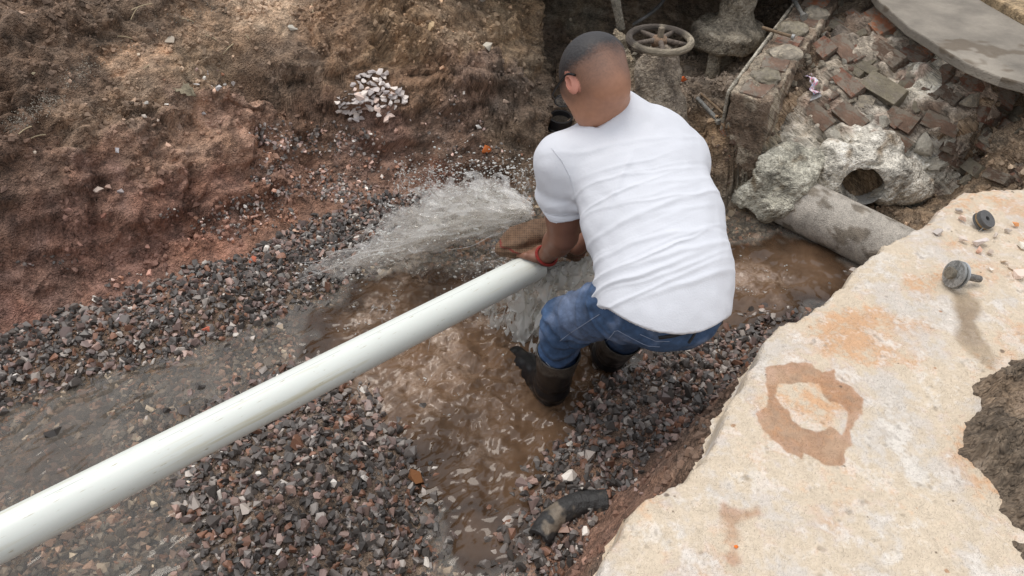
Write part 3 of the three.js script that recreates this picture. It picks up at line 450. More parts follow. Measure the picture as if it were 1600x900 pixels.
const brickMat = (hex, k = 1) => { const c = lin(hex).map((v) => v * k), f = tileFbm(3, 6, hex.charCodeAt(2) * 7 + hex.charCodeAt(4), .72), d = [.42, .365, .29]; const map = texture(128, (u, v) => { const a = f(u, v), b = f(v + .37, u * .9 + .11), t = smooth(.42, .60, b) * .85, m = .55 + .9 * a; return [0, 1, 2].map((i) => Math.pow(clamp(lerp(c[i], d[i], t) * m), 1 / 2.2)); }); return new THREE.MeshStandardMaterial({ map, roughness: .94, bumpMap: rep(texSoilBump, .7), bumpScale: .014 }); };
const BR = { brown: brickMat('#806858', 1.6), dark: brickMat('#6b5748', 1.5), red: brickMat('#8f6653', 1.5), orange: brickMat('#a96f50', 1.5), grey: brickMat('#918875', 1.6), pale: brickMat('#aca18e', 1.6), white: brickMat('#c2bcae', 1.5) };
const mortarSpots = [[1220, 280, '#8f8c7e', .12], [1240, 330, '#93907f', .1], [1345, 235, '#a5a094', .1], [1290, 230, '#9a9588', .08], [1440, 250, '#a09d92', .1], [1480, 290, '#7d776a', .1], [1380, 90, '#8d7f6c', .1], [1440, 120, '#b0aa98', .08], [1330, 110, '#7f725f', .1], [1270, 160, '#8a7a66', .08], [1300, 200, '#8f8473', .08], [1550, 150, '#85705c', .1], [1560, 230, '#756452', .12], [1500, 200, '#84745f', .08], [1430, 190, '#7a6a58', .08], [1290, 60, '#453c33', .08], [1340, 30, '#6e5c4b', .07], [1600, 200, '#80705e', .12], [1400, 300, '#87806f', .07], [1520, 110, '#94806b', .06]].map(([px, py, h, r]) => { const p = hit(px, py, base), c = lin(h); const m = (c[0] + c[1] + c[2]) / 3; return { p, r, c: c.map((v) => lerp(m, v, .6) * 2.8) }; });
const mortarColor = (x, y, z) => { const wx = x + .05 * fbm(x * 12, y * 12, z * 12, 3), wz = z + .05 * fbm(x * 12 + 7, y * 12, z * 12, 3); let s = 1e-9, R = 0, G = 0, B = 0; for (const q of mortarSpots) { const d = ((wx - q.p.x) ** 2 + (y - q.p.y) ** 2 + (wz - q.p.z) ** 2) / (q.r * q.r), w = 1 / (.03 + d * d); s += w; R += q.c[0] * w; G += q.c[1] * w; B += q.c[2] * w; } const dirt = smooth(.0, .5, fbm(x * 9 + 4, y * 9, z * 9, 3)), m = (1 + .25 * fbm(x * 30, y * 30, z * 30, 3)); return [lerp(R / s, .25, dirt * .5) * m, lerp(G / s, .185, dirt * .6) * m, lerp(B / s, .13, dirt * .6) * m]; };
const matMortar = new THREE.MeshStandardMaterial({ vertexColors: true, roughness: .95, map: rep(texSoilGrain, 2), bumpMap: rep(texSoilBump, 2.2), bumpScale: .012 });
const holeC = hit(1345, 283, base).add(V(-.02, .02, .06)), holeAx = V(.42, -.06, -.9).normalize(), HOLE_R = .092;
const masonry = thing('brick_wall', 'broken brick and mortar wall sloping down beside the valve chamber', 'wall', V(0, 0, 0));
{
  const st = .0065, xs0 = .95, xs1 = 2.75, z0 = 2.5, z1 = 4.3, nx = Math.round((xs1 - xs0) / st), nz = Math.round((z1 - z0) / st), P = [], C = [], U = [], idx = [], id = new Int32Array(nx * nz).fill(-1);
  const inHole = (p, m) => { const d = p.clone().sub(holeC), a = d.dot(holeAx); return a > -.12 && a < .7 && d.addScaledVector(holeAx, -a).length() < HOLE_R + m; };
  for (let j = 0; j < nz; j++) for (let i = 0; i < nx; i++) {
    const x = xs0 + i * st, z = -(z0 + j * st), m = polyDist(masonryPoly, x, z); if (m < -.03) continue;
    const y = base(x, z), n = baseN(x, z), wx = x + .03 * noise(x * 9, y * 9, z * 9), wz = z + .03 * noise(x * 9 + 5, y * 9, z * 9), bl = (f, o) => Math.abs(noise(wx * f + o, y * f, wz * f + o));
    const course = Math.sin((y * 1.0 + .02 * noise(x * 5, 1, z * 5)) / .075 * 6.283); // rough courses
    let d = -.006 + .012 * course + .05 * noise(wx * 5, y * 5, wz * 5) + .06 * (bl(8, 3) - .2) + .034 * (bl(17, 1) - .2) + .009 * (bl(37, 6) - .2) + .002 * noise(x * 70, y * 70, z * 70);
    d -= .05 * smooth(.01, -.03, m);
    const p = V(x + n.x * d, y + n.y * d, z + n.z * d); if (inHole(p, .012)) continue;
    id[j * nx + i] = P.length / 3; P.push(p.x, p.y, p.z); C.push(...mortarColor(x, y, z)); U.push(p.x * .2 - p.z, p.y * .8 + p.x * .6);
  }
  for (let j = 0; j < nz - 1; j++) for (let i = 0; i < nx - 1; i++) { const a = id[j * nx + i], b = id[j * nx + i + 1], c = id[(j + 1) * nx + i], d = id[(j + 1) * nx + i + 1]; if (a >= 0 && b >= 0 && d >= 0) idx.push(a, b, d); if (a >= 0 && d >= 0 && c >= 0) idx.push(a, d, c); }
  const g = new THREE.BufferGeometry(); g.setAttribute('position', new THREE.Float32BufferAttribute(P, 3)); g.setAttribute('color', new THREE.Float32BufferAttribute(C, 3)); g.setAttribute('uv', new THREE.Float32BufferAttribute(U, 2)); g.setIndex(idx); g.computeVertexNormals();
  mesh('mortar', g, matMortar, masonry);
  // bricks that can be told apart: long axis from a to b (zoom pixels, 3x), width, colour
  const Z = (a, b) => [1100 + a / 3, b / 3]; let n = 0;
  const brick = (ax, ay, bx, by, w, m, proud = .022, geo) => {
    const A = hit(...Z(ax, ay), base), B = hit(...Z(bx, by), base), c = A.clone().add(B).multiplyScalar(.5), L = B.clone().sub(A); let len = L.length(); L.normalize(); const N = baseN(c.x, c.z, .08).add(camera.position.clone().sub(c).normalize().multiplyScalar(.8)); N.addScaledVector(L, -N.dot(L)).normalize(); const S = L.clone().cross(N).normalize();
    const k = toPx(c)[2] / F / 3, th = .075; len = Math.min(len, .26); const view = c.clone().sub(camera.position).normalize(), wid = clamp(w * k / Math.sqrt(1 - view.dot(S) ** 2 + .08), .03, .14);
    const o = mesh('brick', geo ?? brickGeos[n % brickGeos.length], m, masonry); n++; o.position.copy(c).addScaledVector(N, proud - th / 2); o.quaternion.setFromRotationMatrix(new THREE.Matrix4().makeBasis(L, N, S)); o.scale.set(len, th, wid); return o;
  };
  brick(612, 182, 705, 292, 80, BR.brown); brick(690, 235, 735, 290, 60, BR.red, .024); brick(525, 205, 592, 262, 85, BR.red, .03); brick(775, 200, 925, 312, 78, BR.dark, .03); brick(612, 345, 725, 445, 78, BR.red, .025); brick(488, 498, 592, 600, 75, BR.brown, .02); brick(628, 500, 745, 602, 80, BR.brown, .025);
  brick(765, 370, 930, 470, 90, BR.grey, .03); brick(770, 55, 880, 155, 100, BR.orange, .02); brick(1058, 300, 1168, 335, 55, BR.red, .02); brick(1105, 415, 1195, 480, 62, BR.dark, .02); brick(1030, 545, 1195, 615, 75, BR.brown, .02); brick(1262, 380, 1430, 485, 85, BR.red, .025); brick(1285, 530, 1430, 592, 75, BR.red, .025);
  brick(860, 525, 990, 590, 90, BR.brown, .005); brick(850, 622, 965, 695, 65, BR.brown, .015); brick(1125, 680, 1225, 722, 55, BR.dark, .02); brick(1325, 722, 1465, 772, 65, BR.brown, .02); brick(1325, 812, 1435, 852, 55, BR.dark, .02); brick(535, 755, 615, 805, 60, BR.brown, .02); brick(1215, 360, 1285, 395, 45, BR.red, .015); brick(1005, 218, 1085, 252, 42, BR.orange, .015); brick(1010, 430, 1090, 470, 60, BR.dark, .015); brick(680, 60, 730, 100, 40, BR.orange, .02);
  // more of the broken courses, half hidden in mortar
  { const q = rng(15), kinds = ['brown', 'brown', 'dark', 'red', 'grey', 'pale', 'brown']; for (const [x, y, n] of [[640, 130, 2], [690, 330, 3], [780, 300, 3], [560, 430, 3], [1000, 250, 4], [960, 380, 3], [1120, 360, 4], [1200, 440, 3], [1120, 530, 3], [1220, 560, 3], [1220, 660, 3], [1390, 360, 3], [1420, 440, 2], [1330, 660, 3], [1450, 640, 3], [1180, 760, 2], [1250, 780, 3], [1400, 780, 2], [1480, 790, 2], [700, 420, 2], [850, 440, 2], [1440, 540, 2], [820, 600, 2], [910, 570, 2]]) for (let k = 0; k < n; k++) { const cx = x + (q() - .5) * 70, cy = y + (q() - .5) * 50, len = 60 + 60 * q(), a = .55 + .25 * (q() - .5); if (Math.hypot(cx - 735, (cy - 840) * 1.2) < 130) continue; brick(cx - Math.cos(a) * len / 2, cy - Math.sin(a) * len / 2, cx + Math.cos(a) * len / 2, cy + Math.sin(a) * len / 2, 34 + 30 * q(), BR[kinds[Math.floor(q() * 7)]], -.014 + .022 * q()); } }
  const r = rng(5); const lump = (ax, ay, px, m, flat = .6) => { const c = hit(...Z(ax, ay), base), k = toPx(c)[2] / F / 3, s = px * k, o = mesh('mortar_lump', lumpGeos[Math.floor(r() * 4)], m, masonry); const nn = baseN(c.x, c.z, .08); o.position.copy(c).addScaledVector(nn, -s * .1); o.quaternion.setFromUnitVectors(V(0, 1, 0), nn.addScaledVector(V(r() - .5, r() - .5, r() - .5), .5).normalize()); o.rotateY(r() * 6); o.scale.set(s * 1.15, s * (.5 + .3 * r()), s * (.75 + .4 * r())); return o; };
  for (const [x, y, s, m] of [[930, 150, 80, BR.pale], [975, 190, 50, BR.pale], [990, 340, 120, BR.pale], [1060, 380, 100, BR.white], [930, 390, 60, BR.grey], [610, 630, 100, BR.white], [570, 690, 60, BR.grey], [545, 655, 40, BR.grey], [1180, 440, 60, BR.white], [1270, 570, 80, BR.white], [1250, 470, 90, BR.pale], [1170, 670, 90, BR.white], [1290, 690, 80, BR.pale], [1390, 430, 70, BR.white], [1495, 590, 90, BR.grey], [1050, 520, 80, BR.pale], [1000, 500, 70, BR.grey], [760, 470, 90, BR.pale], [690, 470, 60, BR.pale], [620, 270, 50, BR.pale], [600, 420, 50, BR.pale], [770, 560, 70, BR.white], [840, 570, 70, BR.white], [1040, 680, 110, BR.white], [1100, 760, 120, BR.white], [940, 760, 90, BR.white], [1140, 830, 100, BR.white], [1000, 840, 100, BR.pale], [1220, 840, 70, BR.grey], [860, 440, 60, BR.grey], [1440, 490, 50, BR.pale], [1330, 620, 70, BR.pale], [1480, 700, 70, BR.pale], [1400, 690, 60, BR.grey], [560, 560, 50, BR.pale], [520, 450, 40, BR.pale], [450, 480, 45, BR.white], [1200, 300, 60, BR.pale], [1120, 260, 40, BR.pale], [1300, 340, 40, BR.grey], [1470, 520, 60, BR.grey], [870, 170, 50, BR.grey], [740, 150, 60, BR.grey], [700, 190, 45, BR.grey], [640, 120, 50, BR.dark], [880, 800, 60, BR.pale], [1080, 580, 60, BR.pale], [720, 610, 60, BR.white], [640, 680, 70, BR.white]]) lump(x, y, s * .95, m);
  // mortar built up round the pipe mouth, and the mass spilling down on its left
  const c = holeC, side = V(0, 1, 0).cross(holeAx).normalize(), up = holeAx.clone().cross(side).normalize(), blobs = [];
  for (let i = 0; i < 13; i++) { const a = i / 13 * 6.283, rr = HOLE_R + .03, q = c.clone().addScaledVector(side, Math.cos(a) * rr).addScaledVector(up, Math.sin(a) * rr).addScaledVector(holeAx, .02 * Math.sin(i * 5)), s = .036 + .014 * Math.sin(i * 2.7); if (Math.sin(a) < -.25) continue; blobs.push([q, s]); blobs.push([q.clone().addScaledVector(holeAx, .08), s * 1.5]); }
  for (const [px, py, y, s] of [[1306, 262, .3, .05], [1296, 285, .22, .05], [1320, 308, .15, .045], [1390, 262, .3, .07], [1410, 285, .24, .06], [1300, 235, .34, .06], [1350, 232, .36, .06], [1395, 235, .36, .06], [1375, 240, .35, .07], [1325, 245, .34, .06], [1420, 262, .3, .06], [1440, 285, .25, .05], [1430, 300, .2, .05], [1400, 305, .18, .04]]) blobs.push([W(px, py, y), s]);
  const sd = (list) => (x, y, z) => { let d = 1e9; for (const [q, s] of list) d = smin(d, Math.hypot(x - q.x, y - q.y, z - q.z) - s, .05); return d - .016 * Math.abs(noise(x * 22, y * 22, z * 22)) - .034 * noise(x * 8, y * 8, z * 8) - .003 * noise(x * 60, y * 60, z * 60); };
  const s1 = sd(blobs), cut = (x, y, z) => { const X = x - c.x, Y = y - c.y, Z2 = z - c.z, a = X * holeAx.x + Y * holeAx.y + Z2 * holeAx.z; return HOLE_R - Math.sqrt(Math.max(0, X * X + Y * Y + Z2 * Z2 - a * a)) + .006 * noise(x * 30, y * 30, z * 30); };
  const pale = (x, y, z) => { const k = 1 + .16 * fbm(x * 20, y * 20, z * 20, 3), t = smooth(.15, .7, fbm(x * 10, y * 10 + 5, z * 10, 3)); return [lerp(.92, .5, t) * k, lerp(.88, .41, t) * k, lerp(.79, .31, t) * k]; };
  mesh('pipe_collar', nets((x, y, z) => Math.max(s1(x, y, z), cut(x, y, z)), c.clone().add(V(-.3, -.25, -.3)), c.clone().add(V(.32, .28, .25)), .0075, { color: pale }), matMortar, masonry);
  const mass = [[1210, 262, .26, .08], [1230, 240, .3, .06], [1195, 290, .17, .09], [1240, 285, .24, .07], [1250, 300, .2, .06], [1225, 318, .13, .07], [1205, 325, .1, .06], [1165, 300, .1, .07], [1260, 260, .29, .06], [1275, 250, .3, .05]].map(([px, py, y, s]) => [W(px, py, y), s]); const s2 = sd(mass);
  const mid = W(1218, 285, .2); mesh('mortar_mass', nets(s2, mid.clone().add(V(-.38, -.3, -.5)), mid.clone().add(V(.38, .35, .4)), .008, { color: (x, y, z) => pale(x, y, z).map((v, i) => v * [.78, .79, .75][i]) }), matMortar, masonry);
  // thin pipe inside the mouth
  const tube = new THREE.CylinderGeometry(HOLE_R + .004, HOLE_R + .004, .55, 40, 1, true); tube.rotateX(Math.PI / 2);
  const pm = new THREE.MeshStandardMaterial({ color: new THREE.Color().setRGB(.52, .50, .46), roughness: .85, side: THREE.DoubleSide, map: rep(texFineGrain, 2) });
  const pt = thing('drain_pipe', 'open round pipe mouth set in pale mortar of brick wall', 'pipe'); const o = mesh('pipe_wall', tube, pm, pt), cp = mesh('pipe_end', new THREE.CircleGeometry(HOLE_R + .004, 32), pm, pt);
  pt.position.copy(c).addScaledVector(holeAx, .26); pt.lookAt(pt.position.clone().add(holeAx)); cp.position.set(0, 0, .27);
}
{ // concrete pipe running under the near slab
  const a = W(1222, 306, .13), b = W(1440, 414, .1), L = a.distanceTo(b), g = new THREE.CylinderGeometry(.118, .124, L, 72, 60); const p = g.attributes.position, C = new Float32Array(p.count * 3);
  for (let i = 0; i < p.count; i++) { const x = p.getX(i), y = p.getY(i), z = p.getZ(i), k = 1 + .02 * noise(x * 12, y * 8, z * 12); p.setXYZ(i, x * k, y, z * k); const st = smooth(.12, .3, fbm(x * 13 + 2, y * 9, z * 13, 3)), m = 1 + .14 * fbm(x * 25, y * 25, z * 25, 3); C[3 * i] = lerp(.56, .27, st) * m; C[3 * i + 1] = lerp(.51, .23, st) * m; C[3 * i + 2] = lerp(.44, .18, st) * m; }
  g.setAttribute('color', new THREE.BufferAttribute(C, 3)); g.computeVertexNormals();
  const m = solo('concrete_pipe', g, new THREE.MeshStandardMaterial({ vertexColors: true, roughness: .8, map: rep(texFineGrain, 3), bumpMap: rep(texSoilBump, 2), bumpScale: .004 }), 'thick grey concrete pipe running from the mortar under the slab', 'pipe');
  m.position.copy(a).add(b).multiplyScalar(.5); m.quaternion.setFromUnitVectors(V(0, 1, 0), b.clone().sub(a).normalize());
}
const noisyBox = (w, h, d, cell, amp, color, seed = 0, round = .01) => nets((x, y, z) => { const X = Math.abs(x) - w / 2 + round, Y = Math.abs(y) - h / 2 + round, Z = Math.abs(z) - d / 2 + round; return Math.hypot(Math.max(X, 0), Math.max(Y, 0), Math.max(Z, 0)) + Math.min(Math.max(X, Y, Z), 0) - round - amp * (noise(x * 14 + seed, y * 14, z * 14) + .5 * noise(x * 37, y * 37 + seed, z * 37) + .3 * noise(x * 80, y * 80, z * 80 + seed)); }, V(-w / 2 - .04, -h / 2 - .04, -d / 2 - .04), V(w / 2 + .04, h / 2 + .04, d / 2 + .04), cell, { color });
{ // stub of the chamber wall, one brick thick, plastered on the chamber side
  const a = W(1172, 150, .60), b = W(1290, -18, .72), t = thing('chamber_wall', 'broken brick wall stub with plastered edge beside the hand wheel', 'wall', a);
  const dir = b.clone().sub(a), L = dir.length(); dir.normalize(); const side = V(0, 1, 0).cross(dir).normalize(), up = dir.clone().cross(side).normalize(); if (side.x < 0) side.negate(); t.quaternion.setFromRotationMatrix(new THREE.Matrix4().makeBasis(side, up, side.clone().cross(up)));
  const q = V(0, 0, 1).applyQuaternion(t.quaternion).dot(dir) > 0 ? 1 : -1; // local z along +dir?
  const core = noisyBox(.185, .46, L, .009, .010, (x, y, z) => { const k = 1 + .25 * fbm(x * 20, y * 20, z * 20, 3), s = smooth(-.05, .25, fbm(x * 9, y * 9, z * 9 + 4, 2)); return [lerp(.3, .52, s) * k, lerp(.225, .44, s) * k, lerp(.165, .34, s) * k]; }, 3);
  mesh('mortar_core', core, matMortar, t).position.set(0, -.235, q * L / 2);
  const pl = mesh('plaster', noisyBox(.014, .47, L, .007, .0015, (x, y, z) => { const k = 1 + .2 * fbm(x * 30, y * 30, z * 30, 3); return [.58 * k, .53 * k, .44 * k]; }, 8, .004), matMortar, t); pl.position.set(-.102, -.232, q * L / 2);
  [[.07, .17, 'brown'], [.26, .13, 'brown'], [.46, .12, 'red'], [.66, .1, 'brown'], [.84, .16, 'orange']].forEach(([f, len, m], i) => { const o = mesh('brick', brickGeos[(i + 2) % 6], BR[m], t); o.position.set(.01 * (i % 2), -.036 + .006 * (i % 3), q * L * f); o.rotation.set(.03 * i, Math.PI / 2 + (i % 2 ? .06 : -.05), 0); o.scale.set(len * .85, .07, .125); });
  [[.01, .16, .13], [.02, .36, .15], [-.02, .56, .16], [.03, .74, .14]].forEach(([x, f, s], i) => { const o = mesh('mortar_lump', roundGeos[i], i % 2 ? BR.pale : BR.grey, t); o.position.set(x, -.005, q * L * f); o.scale.set(s, s * .4, s * 1.1); });
}
{ // far pavement slab and the pale edge beyond it
  const sh = [[1345, -45], [1374, 0], [1400, 22], [1422, 42], [1455, 62], [1484, 82], [1512, 98], [1535, 108], [1566, 120], [1605, 130], [1680, 150], [1790, 170], [1790, 118], [1690, 84], [1600, 40], [1540, 6], [1480, -32]].map(([a, b]) => W(a, b, .80));
  const s = new THREE.Shape(sh.map((p) => new THREE.Vector2(p.x, -p.z))); const g = new THREE.ExtrudeGeometry(s, { depth: .03, bevelEnabled: true, bevelSize: .006, bevelThickness: .006, bevelSegments: 2 }); g.rotateX(-Math.PI / 2); g.translate(0, .764, 0);
  const f = tileFbm(4, 6, 71, .62), h = tileFbm(3, 5, 72, .6), map = texture(512, (u, v) => { const a = f(u, v), b = h(u, v); let c = [.52 + (a - .5) * .40, .49 + (a - .5) * .38, .445 + (a - .5) * .35]; const t = smooth(.56, .62, b); return c.map((q, i) => lerp(q, [.36, .31, .25][i], t * .6)); });
  kind(mesh('far_pavement', g, new THREE.MeshStandardMaterial({ map: rep(map, .9), roughness: .88, bumpMap: rep(texSoilBump, 2), bumpScale: .004 }), scene), 'structure', 'smooth grey concrete pavement slab above the brick wall', 'pavement');
  const e = [[1478, -40], [1543, 2], [1603, 38], [1700, 84], [1800, 120], [1900, 60], [1600, -60]].map(([a, b]) => W(a, b, .8)); const s2 = new THREE.Shape(e.map((p) => new THREE.Vector2(p.x + .012, -p.z + .02))); const g2 = new THREE.ExtrudeGeometry(s2, { depth: .1, bevelEnabled: true, bevelSize: .012, bevelThickness: .012, bevelSegments: 3 }); g2.rotateX(-Math.PI / 2); g2.translate(0, .72, 0);
  kind(mesh('far_kerb', g2, new THREE.MeshStandardMaterial({ color: new THREE.Color('#cdb38f'), map: rep(texSoilGrain, 2), roughness: .92, bumpMap: rep(texSoilBump, 3), bumpScale: .01 }), scene), 'structure', 'cream rough concrete strip beyond the grey slab', 'pavement');
  const roof = noisyBox(2.4, .14, 1.8, .04, .004, () => [.55, .52, .47]); const o = mesh('chamber_roof', roof, matMortar, scene); o.position.set(.85, .9, -4.72); kind(o, 'structure', 'concrete roof over the dark valve chamber', 'roof');
}

// ---------------------------------------------------------------- valve, fittings, bolts and litter
const metalTex = rep(texSoilGrain, 1.5);
const matCrust = new THREE.MeshStandardMaterial({ vertexColors: true, roughness: .95, map: rep(texSoilGrain, 2), bumpMap: rep(texSoilBump, 2.4), bumpScale: .016 });
const crust = (a, b) => (x, y, z) => { const k = 1 + .28 * fbm(x * 22, y * 22, z * 22, 3), t = smooth(-.2, .4, fbm(x * 8, y * 8, z * 8, 3)); return [0, 1, 2].map((i) => lerp(a[i], b[i], t) * k); };
{
  const c = W(1031, 62, .745), v = thing('gate_valve', 'old gate valve with earth crusted bonnet and five spoked hand wheel', 'valve', V(c.x, .3, c.z));
  const rim = new THREE.TorusGeometry(.142, .0165, 14, 64); rim.rotateX(Math.PI / 2); const rp = rim.attributes.position, C = new Float32Array(rp.count * 3);
  for (let i = 0; i < rp.count; i++) { const x = rp.getX(i), y = rp.getY(i), z = rp.getZ(i), k = 1 + .03 * noise(x * 40, y * 40, z * 40); rp.setXYZ(i, x * (1 + (k - 1) * .3), y * k, z * (1 + (k - 1) * .3)); const a = Math.atan2(z, x), t = clamp(smooth(.3, .6, .5 + .5 * Math.cos(a - .95) + .25 * noise(x * 20, 1, z * 20)) * smooth(1.7, .9, Math.abs(a - .95)) + smooth(.12, .0, Math.abs(a + 1.35)) + smooth(.14, .02, Math.abs(a - 2.55))); const m = 1 + .2 * noise(x * 60, y * 60, z * 60); C[3 * i] = lerp(.14, .50, t) * m; C[3 * i + 1] = lerp(.115, .43, t) * m; C[3 * i + 2] = lerp(.095, .33, t) * m; }
  rim.setAttribute('color', new THREE.BufferAttribute(C, 3)); rim.computeVertexNormals();
  const rust = new THREE.MeshStandardMaterial({ color: new THREE.Color().setRGB(.17, .135, .11), roughness: .8, metalness: .15, map: metalTex, bumpMap: rep(texSoilBump, 3), bumpScale: .006 });
  const wheel = new THREE.Group(); wheel.name = 'hand_wheel'; wheel.position.y = .445; wheel.rotation.set(.03, 0, -.02); v.add(wheel);
  mesh('rim', rim, new THREE.MeshStandardMaterial({ vertexColors: true, roughness: .8, metalness: .1, map: metalTex, bumpMap: rep(texSoilBump, 2), bumpScale: .004 }), wheel);
  for (let i = 0; i < 5; i++) { const a = i / 5 * 6.283 + .33, L = .115, s = nets(cap(.02, 0, 0, .013, L + .022, -.006, 0, .0095), V(0, -.03, -.03), V(.17, .03, .03), .0045); const o = mesh('spoke', s, rust, wheel); o.rotation.y = -a; }
  const hub = new THREE.LatheGeometry([[0, -.03], [.036, -.03], [.038, .0], [.03, .014], [.0, .016]].map(([a, b]) => new THREE.Vector2(a, b)), 28); mesh('hub', hub, new THREE.MeshStandardMaterial({ color: new THREE.Color().setRGB(.26, .17, .11), roughness: .85, map: metalTex }), wheel);
  const nut = mesh('stem_nut', new RoundedBoxGeometry(.024, .05, .024, 3, .006), new THREE.MeshStandardMaterial({ color: new THREE.Color().setRGB(.3, .25, .19), roughness: .85, map: metalTex }), wheel); nut.position.y = .034; nut.rotation.y = .5;
  const parts = [cap(0, .37, 0, .05, 0, .30, 0, .078), cap(0, .31, 0, .08, .03, .12, .05, .115), cap(.05, .1, .04, .11, .06, -.1, .1, .16), cap(.02, .34, .02, .06, .02, .3, .02, .085)];
  const sdf = (x, y, z) => { let d = 1e9; for (const p of parts) d = smin(d, p(x, y, z), .06); return d - .014 * noise(x * 14, y * 14, z * 14) - .008 * Math.abs(noise(x * 34, y * 34, z * 34)) - .004 * noise(x * 80, y * 80, z * 80); };
  mesh('bonnet', nets(sdf, V(-.2, -.3, -.25), V(.28, .46, .32), .0085, { color: crust([.50, .42, .33], [.36, .30, .24]) }), matCrust, v);
  mesh('stem', new THREE.CylinderGeometry(.016, .016, .12, 16), rust, v).position.y = .40;
}
{
  const c = W(1138, 48, .56), v = thing('pipe_fitting', 'earth coated flanged iron fitting in the dark valve chamber', 'fitting', V(c.x, .3, c.z));
  const nz = (x, y, z) => .014 * noise(x * 12, y * 12, z * 12) + .007 * Math.abs(noise(x * 32, y * 32, z * 32)) + .004 * noise(x * 70, y * 70, z * 70);
  const cyl = (x, y, z, h, R, rr) => { const a = Math.hypot(x, z) - R + rr, b = Math.abs(y) - h + rr; return Math.hypot(Math.max(a, 0), Math.max(b, 0)) + Math.min(Math.max(a, b), 0) - rr; };
  const col = crust([.48, .42, .33], [.38, .33, .26]);
  mesh('flange', nets((x, y, z) => smin(cyl(x, y - .24, z, .055, .195, .03), cyl(x - .02, y - .45, z, .25, .088, .02), .06) - nz(x, y, z), V(-.26, .12, -.26), V(.26, .74, .26), .0095, { color: col }), matCrust, v);
  mesh('leg', nets((x, y, z) => cap(-.075, .22, .11, .034, -.09, -.06, .14, .044)(x, y, z) - .6 * nz(x, y, z), V(-.2, -.14, .0), V(.02, .27, .24), .0075, { color: col }), matCrust, v);
  mesh('body', nets((x, y, z) => cyl(x - .02, y - .05, z + .02, .2, .075, .02) - nz(x, y, z), V(-.14, -.2, -.16), V(.16, .3, .14), .0095, { color: col }), matCrust, v);
}
const steel = new THREE.MeshStandardMaterial({ color: new THREE.Color().setRGB(.36, .36, .35), roughness: .55, metalness: .55, map: metalTex }), rusty = new THREE.MeshStandardMaterial({ color: new THREE.Color().setRGB(.27, .19, .12), roughness: .85, metalness: .1, map: metalTex }), zinc = new THREE.MeshStandardMaterial({ color: new THREE.Color().setRGB(.45, .46, .46), roughness: .5, metalness: .45, map: metalTex }), rubber = new THREE.MeshStandardMaterial({ color: new THREE.Color().setRGB(.045, .045, .047), roughness: .75, map: rep(texFineGrain, 2) });
function rod(name, a, b, r, mat, head, label, headMat) { const t = thing(name, label, head ? 'bolt' : 'bar', a), L = a.distanceTo(b); t.quaternion.setFromUnitVectors(V(0, 1, 0), b.clone().sub(a).normalize()); const s = mesh('shank', new THREE.CylinderGeometry(r, r, L, 14), mat, t); s.position.y = L / 2; if (head) { const h = mesh('head', new THREE.CylinderGeometry(r * 2, r * 2, r * 1.8, 6), headMat ?? mat, t); h.position.y = L; const th = mesh('thread', (() => { const p = []; for (let i = 0; i <= 18; i++) p.push(new THREE.Vector2(r * (i % 2 ? 1.0 : 1.16), i / 18 * L * .4)); return new THREE.LatheGeometry(p, 12); })(), mat, t); } return t; }
rod('long_bolt', W(1191, 43, .705), W(1239, 58, .69), .0075, rusty, true, 'rusty long bolt lying across the broken wall stub', zinc);
rod('steel_bolt', W(1236, -8, .74), W(1256, 26, .715), .010, steel, true, 'grey steel bolt with large head on brick wall stub');
{ const a = hit(1089, 160), b = hit(1124, 195); a.y += .02; b.y += .012; rod('steel_rod', a, b, .011, steel, false, 'grey steel rod lying in rubble beside the valve bonnet'); const c = hit(1094, 157), d = hit(1132, 184); c.y += .035; d.y += .014; rod('rusty_rod', c, d, .006, rusty, false, 'thin rusty rod lying against grey steel rod in rubble'); }
{ // bolt with stacked washers on the near slab
  const p = W(1492, 428, SLAB_Y + .042), t = thing('washer_bolt', 'steel bolt with stacked zinc washers lying on pale slab', 'bolt', p); const q = W(1540, 423, SLAB_Y + .012); const ax = q.clone().sub(p).normalize(); t.quaternion.setFromUnitVectors(V(0, 1, 0), V(.95, -.28, -.08).normalize());
  const R = .039; [-.004, .003, .010, .016].forEach((y, i) => { const w = mesh('washer', new THREE.CylinderGeometry(R - .002 * (i % 2), R - .002 * (i % 2), .0052, 36), i === 1 ? zinc : i === 3 ? new THREE.MeshStandardMaterial({ color: 0xb8bcc0, roughness: .5, metalness: .3 }) : zinc, t); w.position.set(.002 * Math.sin(i * 4), y, .002 * Math.cos(i * 3)); });
  mesh('head', new THREE.CylinderGeometry(.017, .018, .016, 6), new THREE.MeshStandardMaterial({ color: new THREE.Color().setRGB(.3, .27, .22), roughness: .7, metalness: .3, map: metalTex }), t).position.y = -.015;
  mesh('shank', new THREE.CylinderGeometry(.0105, .0105, .075, 16), new THREE.MeshStandardMaterial({ color: new THREE.Color().setRGB(.25, .24, .23), roughness: .6, metalness: .4, map: metalTex }), t).position.y = .05;
}
